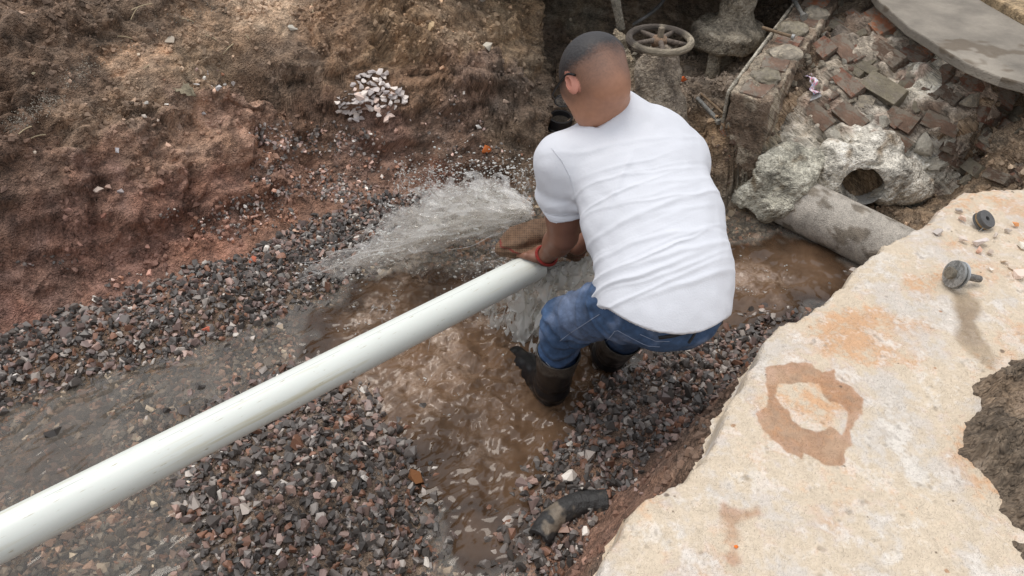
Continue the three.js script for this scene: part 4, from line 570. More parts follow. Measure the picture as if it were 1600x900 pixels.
{ // stack of rubber gaskets
  const p = W(1538, 344, SLAB_Y + .02), t = thing('gasket_stack', 'tilted stack of dark rubber gaskets with tan layer on pale slab', 'gasket', p); t.quaternion.setFromUnitVectors(V(0, 1, 0), V(.34, .8, .42).normalize());
  const ring = (r0, r1, h) => { const g = new THREE.LatheGeometry([[r0, -h / 2], [r1, -h / 2], [r1 + .0005, 0], [r1, h / 2], [r0, h / 2], [r0, -h / 2]].map(([a, b]) => new THREE.Vector2(a, b)), 40); return toCreasedNormals(g, .6); };
  const tan = new THREE.MeshStandardMaterial({ color: new THREE.Color('#a58a66'), roughness: .85, map: metalTex }), dk = new THREE.MeshStandardMaterial({ color: new THREE.Color().setRGB(.13, .128, .125), roughness: .7, map: rep(texFineGrain, 2) });
  [[-.012, dk], [-.004, tan], [.002, dk], [.009, dk]].forEach(([y, m], i) => { const g = mesh('gasket', ring(.008, .031 - .001 * (i % 2), .0065), m, t); g.position.y = y; });
  const f = mesh('wire_tie', new THREE.TubeGeometry(new THREE.CatmullRomCurve3([V(-.012, .0, .03), V(-.014, -.01, .036), V(-.012, -.02, .033), V(-.004, -.018, .035), V(.002, -.006, .033)]), 20, .0014, 6), zinc, t);
}
{ // mud heap on the slab
  const poly = [[1640, 545], [1600, 560], [1568, 572], [1542, 584], [1516, 598], [1530, 636], [1508, 662], [1503, 708], [1524, 732], [1550, 750], [1574, 785], [1570, 812], [1604, 842], [1680, 870], [1760, 760], [1740, 600]].map(([a, b]) => W(a, b, SLAB_Y));
  const clod = [[1540, 810], [1552, 830], [1575, 858], [1600, 880], [1640, 880], [1610, 850], [1580, 830]].map(([a, b]) => W(a, b, SLAB_Y));
  const heap = (pl, name, hgt, label) => { const xs = pl.map((p) => p.x), zs = pl.map((p) => -p.z), st = .005, x0 = Math.min(...xs) - .02, x1 = Math.max(...xs) + .02, z0 = Math.min(...zs) - .02, z1 = Math.max(...zs) + .02, nx = Math.ceil((x1 - x0) / st), nz = Math.ceil((z1 - z0) / st), P = [], C = [], U = [], idx = [], id = new Int32Array(nx * nz).fill(-1);
    for (let j = 0; j < nz; j++) for (let i = 0; i < nx; i++) { const x = x0 + i * st, z = -(z0 + j * st), d = polyDist(pl, x, z) + .012 * noise(x * 30, 1, z * 30) + .006 * noise(x * 80, 1, z * 80); if (d < -.008) continue; const b = (f, o) => Math.abs(noise(x * f + o, o, z * f)); const e = smooth(-.004, .045, d); const y = SLAB_Y - .004 + e * (hgt * (.45 + smooth(0, .2, d)) + .05 * (b(11, 2) - .15) + .03 * (b(26, 5) - .2) + .014 * (b(60, 3) - .2) + .007 * noise(x * 120, 1, z * 120)); id[j * nx + i] = P.length / 3; P.push(x + .006 * noise(x * 40, 2, z * 40), y, z + .006 * noise(x * 40 + 9, 2, z * 40)); const k = 1 + .3 * fbm(x * 20, 4, z * 20, 3), t = smooth(.0, .5, noise(x * 9, 7, z * 9)); C.push(lerp(.25, .34, t) * k, lerp(.195, .25, t) * k, lerp(.145, .175, t) * k); U.push(x, z); }
    for (let j = 0; j < nz - 1; j++) for (let i = 0; i < nx - 1; i++) { const a = id[j * nx + i], b = id[j * nx + i + 1], c = id[(j + 1) * nx + i], d = id[(j + 1) * nx + i + 1]; if (a >= 0 && b >= 0 && d >= 0) idx.push(a, b, d); if (a >= 0 && d >= 0 && c >= 0) idx.push(a, d, c); }
    const g = new THREE.BufferGeometry(); g.setAttribute('position', new THREE.Float32BufferAttribute(P, 3)); g.setAttribute('color', new THREE.Float32BufferAttribute(C, 3)); g.setAttribute('uv', new THREE.Float32BufferAttribute(U, 2)); g.setIndex(idx); g.computeVertexNormals(); return solo(name, g, matSoil, label, 'mud'); };
  heap(poly, 'mud_heap', .10, 'dark clumpy heap of mud dumped on pale slab'); heap(clod, 'mud_clod', .018, 'small flat clod of mud beside the larger mud heap');
}
// single stones -------------------------------------------------------------
const stoneMats = {}; const stoneMat = (hex) => stoneMats[hex] ??= new THREE.MeshStandardMaterial({ color: new THREE.Color(hex).multiplyScalar(1.15), roughness: .88 });
const rs = rng(91);
function stone(name, px, py, wpx, hex, label, category = 'stone', group, surf = null, squash = .7) {
  const p = surf === null ? hit(px, py) : W(px, py, surf), k = toPx(p)[2] / F, s = wpx * k, g = stoneGeos[Math.floor(rs() * stoneGeos.length)];
  const o = solo(name, g, stoneMat(hex), label, category, group); o.position.copy(p); o.position.y += s * .18; o.quaternion.setFromEuler(new THREE.Euler(rs() * .8 - .4, rs() * 6.3, rs() * .8 - .4)); o.scale.set(s * 1.25, s * squash * 1.35, s * (.95 + .3 * rs())); return o;
}
{ // the pile of pale crushed stone on the bank
  const spots = []; const r = rng(3);
  const outline = [[525, 165], [535, 150], [548, 138], [560, 122], [580, 114], [598, 110], [606, 120], [604, 134], [620, 142], [634, 146], [630, 160], [618, 172], [612, 184], [598, 192], [590, 178], [572, 170], [562, 190], [548, 192], [540, 178], [528, 176]];
  const inside = (x, y) => { let c = false; for (let i = 0, j = outline.length - 1; i < outline.length; j = i++) { const [ax, ay] = outline[i], [bx, by] = outline[j]; if ((ay > y) !== (by > y) && x < (bx - ax) * (y - ay) / (by - ay) + ax) c = !c; } return c; };
  for (let n = 0; n < 4000 && spots.length < 105; n++) { const x = 522 + r() * 114, y = 108 + r() * 88; if (!inside(x, y) || spots.some(([a, b]) => Math.hypot(a - x, b - y) < 6.6)) continue; spots.push([x, y]); }
  for (const [x, y] of spots) { const c = ['#d8cfc8', '#cbc1bb', '#dfd4ca', '#c2bab5', '#d9c3b6', '#b7afab'][Math.floor(r() * 6)]; const o = stone('crushed_stone', x, y, 11 + 10 * r() * r(), c, 'pale grey crushed stone in the heap lying on the brown bank', 'stone', 'crushed stones in the pale heap', null, .62); const n = normalAt(o.position.x, o.position.z); o.position.addScaledVector(n, .006 + .010 * r()); }
}
const leafTan = '#b8ab95';
for (const [x, y, w, c, l] of [[265, 66, 20, '#a89c8c', 'flat grey stone on tan ledge of left bank'], [216, 87, 9, '#c4b29c', 'small cream pebble on tan ledge'], [458, 46, 15, '#b3ac9f', 'light grey stone at top of bank'], [673, 45, 22, '#b39a78', 'tan square stone in upper bank'], [762, 76, 20, '#b5ad9d', 'tall pale grey stone in upper bank'], [755, 4, 16, '#aaa194', 'grey stone at top edge of bank'], [308, 135, 12, '#c9c4bf', 'white grey chip beside dry leaf'], [343, 140, 15, '#b5b2b0', 'pale grey chips right of dry leaf'], [320, 124, 10, '#d2cdc2', 'small white chip above the red soil'], [262, 165, 9, '#dcd6cc', 'small white chip on the red soil'], [228, 162, 9, '#d0cabf', 'white chip left of the red soil'], [226, 183, 10, '#b9aea2', 'dull chip in left bank soil'], [246, 190, 8, '#cbb8a8', 'pinkish chip in left bank soil'], [319, 179, 9, '#a4a09e', 'grey pebble on red soil'], [185, 236, 12, '#bdb8b8', 'flat light stone on lower left bank'], [128, 202, 10, '#c2b39d', 'cream stone near the grit ridge'], [52, 115, 9, '#cbbd9d', 'cream stone on dark spoil mound'], [54, 240, 9, '#c4b4a2', 'pale stone low on dark spoil'], [748, 200, 11, '#d8d5d0', 'white chip in dark part of bank'], [722, 147, 12, '#d8d0c4', 'two white chips high in bank'], [155, 298, 18, '#c3b1a4', 'pale stone at the hollow in red bank'], [172, 294, 16, '#a98d7f', 'pinkish stone at the hollow in red bank'], [188, 302, 13, '#9b9290', 'grey stone at the hollow in red bank'], [163, 337, 15, '#94695a', 'red brown stone below hollow in bank'], [398, 341, 14, '#c79f8c', 'pink pebble at the foot of bank'], [397, 410, 16, '#b8694f', 'red stone in gravel at bank foot'], [465, 363, 15, '#c6a58f', 'pale pink stone near gravel shelf'], [529, 352, 11, '#d8cbb6', 'cream pebble near splash'], [521, 345, 14, '#c08d74', 'salmon pebble near splash'], [187, 500, 22, '#c3b4b6', 'flat pinkish stone in gravel at left'], [323, 518, 15, '#b2614b', 'brick red stone in gravel'], [485, 880, 24, '#c79a98', 'pink stone in the middle gravel bank'], [838, 650, 16, '#bda392', 'pointed pink stone beside black boot'], [405, 742, 14, '#d6cfc5', 'white stone in the middle gravel bank']]) stone('loose_stone', x, y, w, c, l);
stone('rusty_stone', 650, 752, 34, '#7d5230', 'rust brown wet rock at edge of middle gravel bank'); stone('brick_fragment', 1067, 127, 15, '#c4602f', 'bright orange brick fragment beside valve bonnet', 'brick', undefined, null, .9); stone('brick_fragment', 760, 240, 20, '#b4622f', 'orange brick fragment stuck in dark bank', 'brick', undefined, null, .9);
[[1498, 331, 14, '#b0a79f', 'small grey stone near slab edge'], [1502, 344, 18, '#d9bfae', 'pinkish stone near gasket stack'], [1464, 364, 17, '#b9b0a8', 'grey stone left of stones row on slab'], [1504, 376, 15, '#c9bbae', 'pale stone in row on slab'], [1530, 380, 24, '#cfc4bd', 'long pale stone in row on slab'], [1528, 392, 14, '#cfa791', 'pink chip under long pale stone'], [1545, 394, 15, '#b5a596', 'dull chip at end of stone row'], [1555, 370, 12, '#c2b6aa', 'small chip below gasket stack'], [1570, 410, 14, '#cdbda8', 'cream stone above washer bolt'], [1590, 430, 26, '#d8c3b4', 'large pale pink stone at right of washer bolt'], [1580, 420, 18, '#c4b5a2', 'beige stone touching large pink stone'], [1548, 422, 9, '#d6d0c6', 'white grain at the bolt tip'], [1575, 362, 12, '#b7aca0', 'grey chip on right part of slab'], [1586, 352, 12, '#cf8f5c', 'orange chip on right part of slab'], [1597, 386, 18, '#d6cfc0', 'off white flat stone on right part of slab'], [1150, 855, 9, '#d8722c', 'bright orange chip on wet stain']].forEach(([x, y, w, c, l]) => stone('slab_stone', x, y, w, c, l, 'stone', undefined, SLAB_Y + .002));
// rubble at the foot of the wall stub
[[1189, 148, 22, 'white'], [1210, 152, 16, 'pale'], [1222, 146, 18, 'white'], [1234, 178, 24, 'white'], [1192, 172, 16, 'pale'], [1200, 186, 16, 'white'], [1250, 160, 20, 'pale'], [1260, 92, 16, 'pale'], [1240, 132, 12, 'pale'], [1232, 108, 12, 'white'], [1150, 180, 16, 'brown'], [1138, 198, 12, 'pale'], [1170, 215, 14, 'pale'], [1160, 170, 12, 'red'], [1130, 208, 14, 'orange'], [1296, 112, 14, 'pale'], [1286, 106, 18, 'pale'], [1180, 235, 16, 'brown'], [1145, 225, 18, 'brown'], [1300, 20, 24, 'pale'], [1312, 8, 20, 'pale'], [1290, 40, 16, 'brown'], [985, 150, 14, 'pale'], ...(() => { const q = rng(52), L = []; for (let i = 0; i < 64; i++) { const t = q(), x = lerp(1112, 1225, q()), y = lerp(168, 285, t) + (x - 1112) * .1; L.push([x, y, 5 + 11 * q() * q(), ['pale', 'white', 'brown', 'pale', 'brown', 'orange', 'red'][Math.floor(q() * 6.5)]]); } for (let i = 0; i < 22; i++) L.push([lerp(1250, 1330, q()), lerp(30, 170, q()), 5 + 10 * q(), ['pale', 'white', 'brown'][Math.floor(q() * 3)]]); return L; })()].forEach(([x, y, w, m]) => { const p = hit(x, y), s = w * toPx(p)[2] / F, o = solo('rubble_piece', lumpGeos[Math.floor(rs() * 4)], BR[m], { white: 'off white mortar chunk lying in rubble by the wall stub', pale: 'tan mortar chunk lying in rubble by the wall stub', brown: 'brown earth coated chunk in rubble by the wall stub', red: 'red brick chip in rubble by the wall stub', orange: 'orange brick chip in rubble by the wall stub' }[m], 'rubble', `${m} rubble chunks`); o.position.copy(p); o.position.y += s * .15; o.rotation.set(rs() * 6, rs() * 6, rs() * 6); o.scale.set(s * 1.1, s * .8, s); });
// litter and odds -------------------------------------------------------------
function sheet(w, h, nx, ny, fn) { const g = new THREE.PlaneGeometry(w, h, nx, ny), p = g.attributes.position; for (let i = 0; i < p.count; i++) { const [x, y, z] = fn(p.getX(i), p.getY(i)); p.setXYZ(i, x, y, z); } g.computeVertexNormals(); return g; }
{ const p = hit(287, 146), n = normalAt(p.x, p.z); const g = sheet(.11, .06, 16, 8, (x, y) => { const e = 1 - Math.pow(Math.abs(x) / .056, 2.2); return [x, y * Math.max(.04, e) * (1 + .25 * Math.sin(x * 260)), .012 * Math.cos(x * 40) + .35 * Math.abs(y) + .004 * noise(x * 60, y * 60, 1)]; }); const o = solo('dry_leaf', g, new THREE.MeshStandardMaterial({ color: new THREE.Color('#9c927c'), roughness: .9, side: THREE.DoubleSide, map: rep(texSoilGrain, .7) }), 'curled dry grey leaf on the left bank', 'leaf'); o.position.copy(p).addScaledVector(n, .015); o.quaternion.setFromUnitVectors(V(0, 0, 1), n); o.rotateZ(-.5); }
{ const p = hit(1267, 134), n = normalAt(p.x, p.z); const map = texture(128, (u, v) => { const a = noise(u * 9, v * 6, 2), b = noise(u * 5 + 4, v * 14, 8); return a > .15 ? [.84, .42, .56] : b > .25 ? [.62, .72, .88] : [.90, .87, .88]; }); const g = sheet(.045, .11, 10, 20, (x, y) => [x + .012 * Math.sin(y * 60), y, .012 * noise(x * 50, y * 50, 3) + .010 * Math.sin(y * 90 + x * 60)]); const o = solo('candy_wrapper', g, new THREE.MeshStandardMaterial({ map, roughness: .4, side: THREE.DoubleSide }), 'crumpled pink and white plastic wrapper in rubble', 'wrapper'); o.position.copy(p).addScaledVector(n, .018); o.quaternion.setFromUnitVectors(V(0, 0, 1), n); o.rotateZ(.25); const q = hit(1271, 152), n2 = normalAt(q.x, q.z), h2 = sheet(.06, .045, 8, 8, (x, y) => [x, y * (1 - 4 * Math.abs(x)), .006 * noise(x * 60, y * 60, 8)]); const o2 = solo('plastic_scrap', h2, new THREE.MeshStandardMaterial({ color: 0xbdbbb9, roughness: .5, side: THREE.DoubleSide, map: rep(texFineGrain, 3) }), 'grey white plastic scrap below pink wrapper', 'litter'); o2.position.copy(q).addScaledVector(n2, .014); o2.quaternion.setFromUnitVectors(V(0, 0, 1), n2); o2.rotateZ(.5); }
{ const a = W(969, 36, .66), b = W(958, -22, .86), L = a.distanceTo(b), g = nets((x, y, z) => Math.max(Math.hypot(x / 1.2, z * 1.2) - .019 - .004 * noise(x * 30, y * 6, z * 30) - .0025 * noise(x * 120, y * 8, z * 120), Math.abs(y) - L / 2 - .04), V(-.04, -L / 2 - .06, -.04), V(.04, L / 2 + .06, .04), .005, { color: (x, y, z) => { const k = 1 + .35 * noise(x * 150, y * 8, z * 150); return [.40 * k, .37 * k, .31 * k]; } }); const m = solo('wooden_stake', g, matCrust, 'weathered grey wooden stake standing behind the man', 'stake'); m.position.copy(a).add(b).multiplyScalar(.5); m.quaternion.setFromUnitVectors(V(0, 1, 0), b.clone().sub(a).normalize()); }
{ const c = new THREE.CatmullRomCurve3([W(990, 38, .56), W(1003, 30, .6), W(1020, 18, .62), W(1034, 4, .64), W(1042, -14, .68)]); solo('grey_cable', new THREE.TubeGeometry(c, 40, .010, 8), new THREE.MeshStandardMaterial({ color: new THREE.Color().setRGB(.2, .2, .2), roughness: .7, map: metalTex }), 'grey cable hanging in the dark chamber behind the hand wheel', 'cable'); }
{ const c = W(874, 180, .2), t = thing('black_pipe_end', 'short black plastic pipe end standing in the hole by the bank', 'pipe', V(c.x, .06, c.z)); const g = new THREE.LatheGeometry([[.054, 0], [.066, 0], [.066, .06], [.072, .062], [.072, .085], [.066, .087], [.066, .142], [.054, .142], [.054, 0]].map(([a, b]) => new THREE.Vector2(a, b)), 48); mesh('pipe_wall', toCreasedNormals(g, .5), new THREE.MeshPhysicalMaterial({ color: new THREE.Color().setRGB(.022, .022, .024), roughness: .42, clearcoat: .2 }), t); const s = new THREE.CircleGeometry(.055, 32, 0); s.rotateX(-Math.PI / 2); const d = mesh('soil_fill', new THREE.SphereGeometry(.055, 24, 12, 0, 6.2832, 0, 1.5708).scale(1, .25, 1), new THREE.MeshStandardMaterial({ color: new THREE.Color().setRGB(.13, .105, .08), roughness: 1, map: metalTex, bumpMap: rep(texSoilBump, 1), bumpScale: .02 }), t); d.position.y = .11; t.rotation.set(.12, 0, -.05); }
{ // curved piece of black rubber lying in the gravel
  const pts = [[845, 832], [862, 808], [886, 790], [912, 780], [944, 778]].map(([a, b], i) => W(a, b, .062 + .006 * i)), cv = new THREE.CatmullRomCurve3(pts), sm = cv.getSpacedPoints(24), col = (x, y, z) => { const k = 1 + .35 * fbm(x * 40, y * 40, z * 40, 2), t = smooth(.15, .5, fbm(x * 18, y * 18, z * 18, 3)); return [lerp(.035, .2, t) * k, lerp(.034, .165, t) * k, lerp(.033, .125, t) * k]; };
  const sd = (x, y, z) => { let b = 1e9, bi = 0; for (let i = 0; i < sm.length; i++) { const d = (x - sm[i].x) ** 2 + (z - sm[i].z) ** 2; if (d < b) { b = d; bi = i; } } const p = sm[bi], tn = sm[Math.min(bi + 1, 24)].clone().sub(sm[Math.max(bi - 1, 0)]).setY(0).normalize(), rx = x - p.x, rz = z - p.z, along = rx * tn.x + rz * tn.z, across = rx * -tn.z + rz * tn.x, Y = y - p.y; const arch = Math.hypot(across, (Y + .022) * 1.0); const shell = Math.max(Math.abs(arch - .031) - .008, -.03 - Y); return Math.max(shell, Math.abs(along) - .012) - .0022 * noise(x * 60, y * 60, z * 60) ; };
  const lo = V(9, 0, 9), hi = V(-9, 0, -9); for (const p of sm) { lo.min(p); hi.max(p); } lo.add(V(-.06, -.06, -.06)); hi.add(V(.06, .06, .06)); lo.y = .0; hi.y = .16;
  solo('rubber_strip', nets(sd, lo, hi, .004, { color: col }), new THREE.MeshStandardMaterial({ vertexColors: true, roughness: .6, bumpMap: rep(texFineGrain, 4), bumpScale: .002 }), 'curved piece of black rubber lying in gravel below the slab', 'rubber');
}
{ // dry straw and twigs on the upper bank
  const r = rng(66); let n = 0; for (const [x, y, dx, dy] of [[222, 12, 16, -5], [211, 22, -6, 10], [490, 24, 3, 18], [612, 38, 2, 14], [381, 52, 8, 10], [357, 78, 8, -8], [235, 104, 10, -5], [294, 33, 10, 3], [60, 215, 12, -3], [40, 205, -10, 6], [196, 60, 12, 2], [330, 60, 9, 4], [150, 140, 10, -8]]) { const a = hit(x - dx, y - dy), b = hit(x + dx, y + dy), m = a.clone().add(b).multiplyScalar(.5); m.y += .012; a.y += .004; b.y += .004; const o = solo('dry_straw', new THREE.TubeGeometry(new THREE.QuadraticBezierCurve3(a, m, b), 8, .0022 + .0012 * r(), 5), new THREE.MeshStandardMaterial({ color: new THREE.Color('#b3a284'), roughness: .9 }), 'thin dry straw lying on the upper bank', 'straw', 'dry straws on the bank'); n++; }
}

// ---------------------------------------------------------------- the man bending over the pipe
const CVec = (x, y, d) => V(x, y * CP - d * SP, -y * SP - d * CP); // camera-oriented direction to world
const man = (() => {
  const root = thing('person', 'person in white shirt and blue jeans bending over the pipe, back turned', 'person', V(.22, 0, -1.85));
  const part = (name, geo, mat, parent = root) => { const m = mesh(name, geo, mat, parent); if (parent === root) m.position.copy(root.position).negate(); return m; };
  const box = (pts, pad) => { const lo = V(9, 9, 9), hi = V(-9, -9, -9); for (const p of pts) { lo.min(p); hi.max(p); } return [lo.subScalar(pad), hi.addScalar(pad)]; };
  // joints
  const C0 = D(1032, 490, 2.02), C1 = D(1040, 425, 2.05), C2 = D(1022, 345, 2.11), C3 = D(1000, 272, 2.17), C4 = D(975, 218, 2.2), NECK = D(966, 176, 2.16);
  const shL = D(880, 252, 2.17), elL = D(880, 368, 2.34), wrL = D(851, 403, 2.535), shR = D(1066, 246, 2.24), elR = V(.40, .70, -2.05), wrR = D(902, 386, 2.56);
  const hipL = D(974, 474, 2.06), kneeL = D(882, 503, 2.33), ankL = W(862, 606, .09), hipR = D(1060, 478, 2.06), kneeR = V(.40, .44, -1.76), ankR = W(950, 556, .09);
  const S1 = shR.clone().sub(shL).normalize(), S0 = V(1, 0, .02).normalize();
  const slice = (c, a, b, S, r) => { const A = b.clone().sub(a).normalize(), Dp = S.clone().cross(A).normalize(), S2 = A.clone().cross(Dp).normalize(); return ell(c, S2, A, Dp, r); };
  const torso = [slice(C0, C0, C1, S0, [.174, .15, .135]), slice(C1, C0, C2, S0, [.178, .15, .14]), slice(C2, C1, C3, S0.clone().lerp(S1, .5).normalize(), [.2, .15, .135]), slice(C3, C2, C4, S1, [.205, .13, .125]), slice(C4, C3, NECK, S1, [.17, .08, .085])];
  const A = C4.clone().sub(C0).normalize(), Sm = S0.clone().lerp(S1, .5).normalize(), Bk = Sm.clone().cross(A).normalize(); if (Bk.y < 0) Bk.negate();
  // ---------------- shirt
  const sleeveDir = elL.clone().sub(shL).normalize(), sleeveEnd = shL.clone().lerp(elL, .60), sl = [capV(shL, .066, shL.clone().lerp(elL, .9), .082), capV(shR, .066, shR.clone().lerp(elR, .65), .066), capV(NECK.clone().lerp(C4, .55).addScaledVector(Bk, -.01), .072, shL, .064), capV(NECK.clone().lerp(C4, .55).addScaledVector(Bk, -.01), .074, shR, .064), capV(NECK.clone().addScaledVector(Bk, -.02), .06, C4, .08)];
  const folds = []; { const r = rng(21); for (let i = 0; i < 22; i++) { const q = -.25 + i * .021 + .012 * (r() - .5); folds.push([q, .06 + .3 * r(), 1.2 * (r() - .1), (.0022 + .0052 * r()) * (r() < .3 ? .25 : 1) * (i < 13 ? 1.1 : .45), .0045 + .005 * r(), -.16 + .22 * r(), .05 + .13 * r()]); } }
  const hemAt = (s) => -.206 + 2.7 * s * s - .12 * s; // along the spine from C1
  const shirtRaw = (x, y, z) => { let d = 1e9; for (const t of torso) d = smin(d, t(x, y, z), .07); d = smin(d, smin(sl[0](x, y, z), sl[2](x, y, z), .05), .04); d = smin(d, Math.min(sl[1](x, y, z), sl[3](x, y, z)), .06); return smin(d, sl[4](x, y, z), .05) - .010; };
  const shirt = (x, y, z) => {
    let d = shirtRaw(x, y, z); if (d > .05) return d;
    const X = x - C2.x, Y = y - C2.y, Z = z - C2.z, s = X * Sm.x + Y * Sm.y + Z * Sm.z, q = X * A.x + Y * A.y + Z * A.z;
    const qw = q + .008 * noise(x * 12, y * 12, z * 12); let w = 0;
    for (const [q0, sl0, cv, am, wd, s0, sw] of folds) { const e = (qw - q0 - sl0 * (s + .02) - cv * s * s) / wd; if (e > -4 && e < 4) w += am * Math.exp(-e * e) * Math.exp(-(((s - s0) / (sw + .05)) ** 2)); }
    // tension folds from the armpit, soft large undulation
    const ex = X - (shL.x - C2.x), ar = s + .13 - (q - .06) * .55; w += .004 * Math.exp(-((ar / .012) ** 2)) * smooth(.16, .02, Math.abs(q - .05)) * smooth(.1, -.1, s);
    w += .005 * noise(x * 9, y * 9, z * 9) + .0022 * noise(x * 26, y * 26, z * 26);
    const m = (x - sleeveEnd.x) * sleeveDir.x + (y - sleeveEnd.y) * sleeveDir.y + (z - sleeveEnd.z) * sleeveDir.z, near = sl[0](x, y, z) < .03; if (near) { w += .0035 * smooth(-.02, -.014, m) * smooth(.002, -.004, m); w += .003 * Math.sin(m * 90 + 2 * s) * smooth(-.12, -.03, m); }
    d -= w; const dIn = d;
    // cut the hem, the sleeve and the neck
    const hx = x - C1.x, hy = y - C1.y, hz = z - C1.z, hs = hx * S0.x + hz * S0.z, hq = hx * A.x + hy * A.y + hz * A.z; const hb = hx * Bk.x + hy * Bk.y + hz * Bk.z, hm = hemAt(hs) - hq + 1.1 * Math.max(0, -hb - .01) + .004 * noise(x * 18, y * 18, z * 18); d = Math.max(d, hm); if (hm > -.05) d = Math.max(d, -(dIn + .012));
    if (near && (x - shL.x) * sleeveDir.x + (y - shL.y) * sleeveDir.y + (z - shL.z) * sleeveDir.z > .1) d = Math.max(d, m + .15 * ((x - sleeveEnd.x) * Sm.x + (z - sleeveEnd.z) * Sm.z));
    return d;
  };
  const weave = (() => { const b = tileFbm(64, 2, 8, .9); return texture(256, (u, v) => { const g = .5 + .25 * Math.sin(u * 256 * Math.PI / 2) * Math.sin(v * 256 * Math.PI / 2) + .4 * (b(u, v) - .5); return [g, g, g]; }, false); })();
  const matShirt = new THREE.MeshPhysicalMaterial({ color: new THREE.Color().setRGB(.70, .715, .755), roughness: .9, sheen: .3, sheenRoughness: .6, bumpMap: rep(weave, 6), bumpScale: .0015 });
  let shirtEdges;
  { const [lo, hi] = box([C0, C1, C2, C3, C4, NECK, shL, shR, sleeveEnd, shR.clone().lerp(elR, .6)], .2); const up = NECK.clone().sub(C4).normalize(); const headC = D(925, 112, 2.09); const nk = headC.clone().sub(NECK).normalize(), NC = NECK.clone().addScaledVector(nk, .028);
    const sh2 = (x, y, z) => { const d = shirt(x, y, z); const m = (x - NC.x) * nk.x + (y - NC.y) * nk.y + (z - NC.z) * nk.z; if (d > .05) return d; const rr = Math.hypot(x - NC.x - nk.x * m, y - NC.y - nk.y * m, z - NC.z - nk.z * m); return Math.max(d, Math.min(m, .105 - rr + .3 * Math.min(0, m))); };
    const shirtMesh = part('shirt', nets(sh2, lo, hi, .0048), matShirt); shirtEdges = [sh2, shirtMesh];
    // hem, sleeve and collar edges as stitched bands
  }
  // ---------------- skin: head, neck, arms, hands in one mesh
  const hc = D(926, 117, 2.09), f0 = CVec(-.4, -.3, .87).normalize(), R0 = CVec(.9, .3, .25); R0.addScaledVector(f0, -R0.dot(f0)).normalize(); const U0 = R0.clone().cross(f0).normalize(); if (CVec(-.437, .892, 0).dot(U0) < 0) U0.negate();
  const H = (r, u, f) => hc.clone().addScaledVector(R0, r).addScaledVector(U0, u).addScaledVector(f0, f);
  const sk1 = ell(H(0, .010, -.002), R0, U0, f0, [.084, .091, .098]), sk2 = ell(H(.002, .018, -.03), R0, U0, f0, [.085, .074, .076]), skull = (x, y, z) => smin(sk1(x, y, z), sk2(x, y, z), .03), prims = [capV(H(0, -.02, .03), .066, H(0, -.075, .062), .048), capV(H(-.03, -.02, .045), .045, H(-.018, -.088, .06), .033), capV(H(.03, -.02, .045), .045, H(.018, -.088, .06), .033), capV(H(0, -.005, .102), .011, H(0, -.042, .118), .014), capV(H(-.03, .012, .088), .013, H(.03, .012, .088), .013), capV(H(-.02, -.066, .1), .010, H(.02, -.066, .1), .010), capV(H(0, -.045, -.042), .058, NECK.clone().addScaledVector(Bk, -.035).addScaledVector(S1, -.012), .062), capV(NECK.clone().addScaledVector(Bk, -.035), .064, C4, .07), capV(H(0, -.055, -.03), .06, H(0, -.075, .03), .05)];
  const ear = (k) => [ell(H(k * .087, -.022, -.006), R0.clone().multiplyScalar(k).addScaledVector(f0, -.45).normalize(), U0, f0.clone().addScaledVector(R0, .45 * k).normalize(), [.008, .032, .019]), ell(H(k * .092, -.016, -.002), R0.clone().multiplyScalar(k).addScaledVector(f0, -.45).normalize(), U0, f0.clone().addScaledVector(R0, .45 * k).normalize(), [.009, .018, .009])];
  const ears = [ear(-1), ear(1)];
  const head = (x, y, z) => { let d = skull(x, y, z); for (let i = 0; i < prims.length; i++) d = smin(d, prims[i](x, y, z), i > 2 && i < 6 ? .012 : .035); for (const [a, b] of ears) d = smin(d, Math.max(a(x, y, z), -b(x, y, z)), .008); return d; };
  const skinCol = (x, y, z) => { const X = x - hc.x, Y = y - hc.y, Z = z - hc.z, u = X * U0.x + Y * U0.y + Z * U0.z, f = X * f0.x + Y * f0.y + Z * f0.z, s = X * R0.x + Y * R0.y + Z * R0.z; const g = 1 + .10 * noise(x * 90, y * 90, z * 90) + .07 * fbm(x * 25, y * 25, z * 25, 2); let c = [.40 * g, .20 * g, .122 * g];
    const edge = u + .02 * noise(x * 20, y * 20, z * 20), side = smooth(.06, .02, f); const t = smooth(-.105, -.02, edge) * smooth(.085, .05, f + .3 * Math.max(0, -u)) ; const grain = .75 + .5 * Math.abs(noise(x * 260, y * 260, z * 260)); const k = clamp(t * grain * .62 + smooth(-.03, .04, edge + .1 * f) * .55); c = c.map((v, i) => lerp(v, [.03, .027, .027][i], k));
    const er = Math.min(ears[0][0](x, y, z), ears[1][0](x, y, z)); if (er < .006) c = [.5 * g, .215 * g, .155 * g]; return c; };
  const armCol = (x, y, z) => { const g = 1 + .08 * noise(x * 80, y * 80, z * 80) + .10 * fbm(x * 18, y * 18, z * 18, 2); return [.24 * g, .112 * g, .070 * g]; };
  const axis = pipeB.clone().sub(pipeA).normalize();
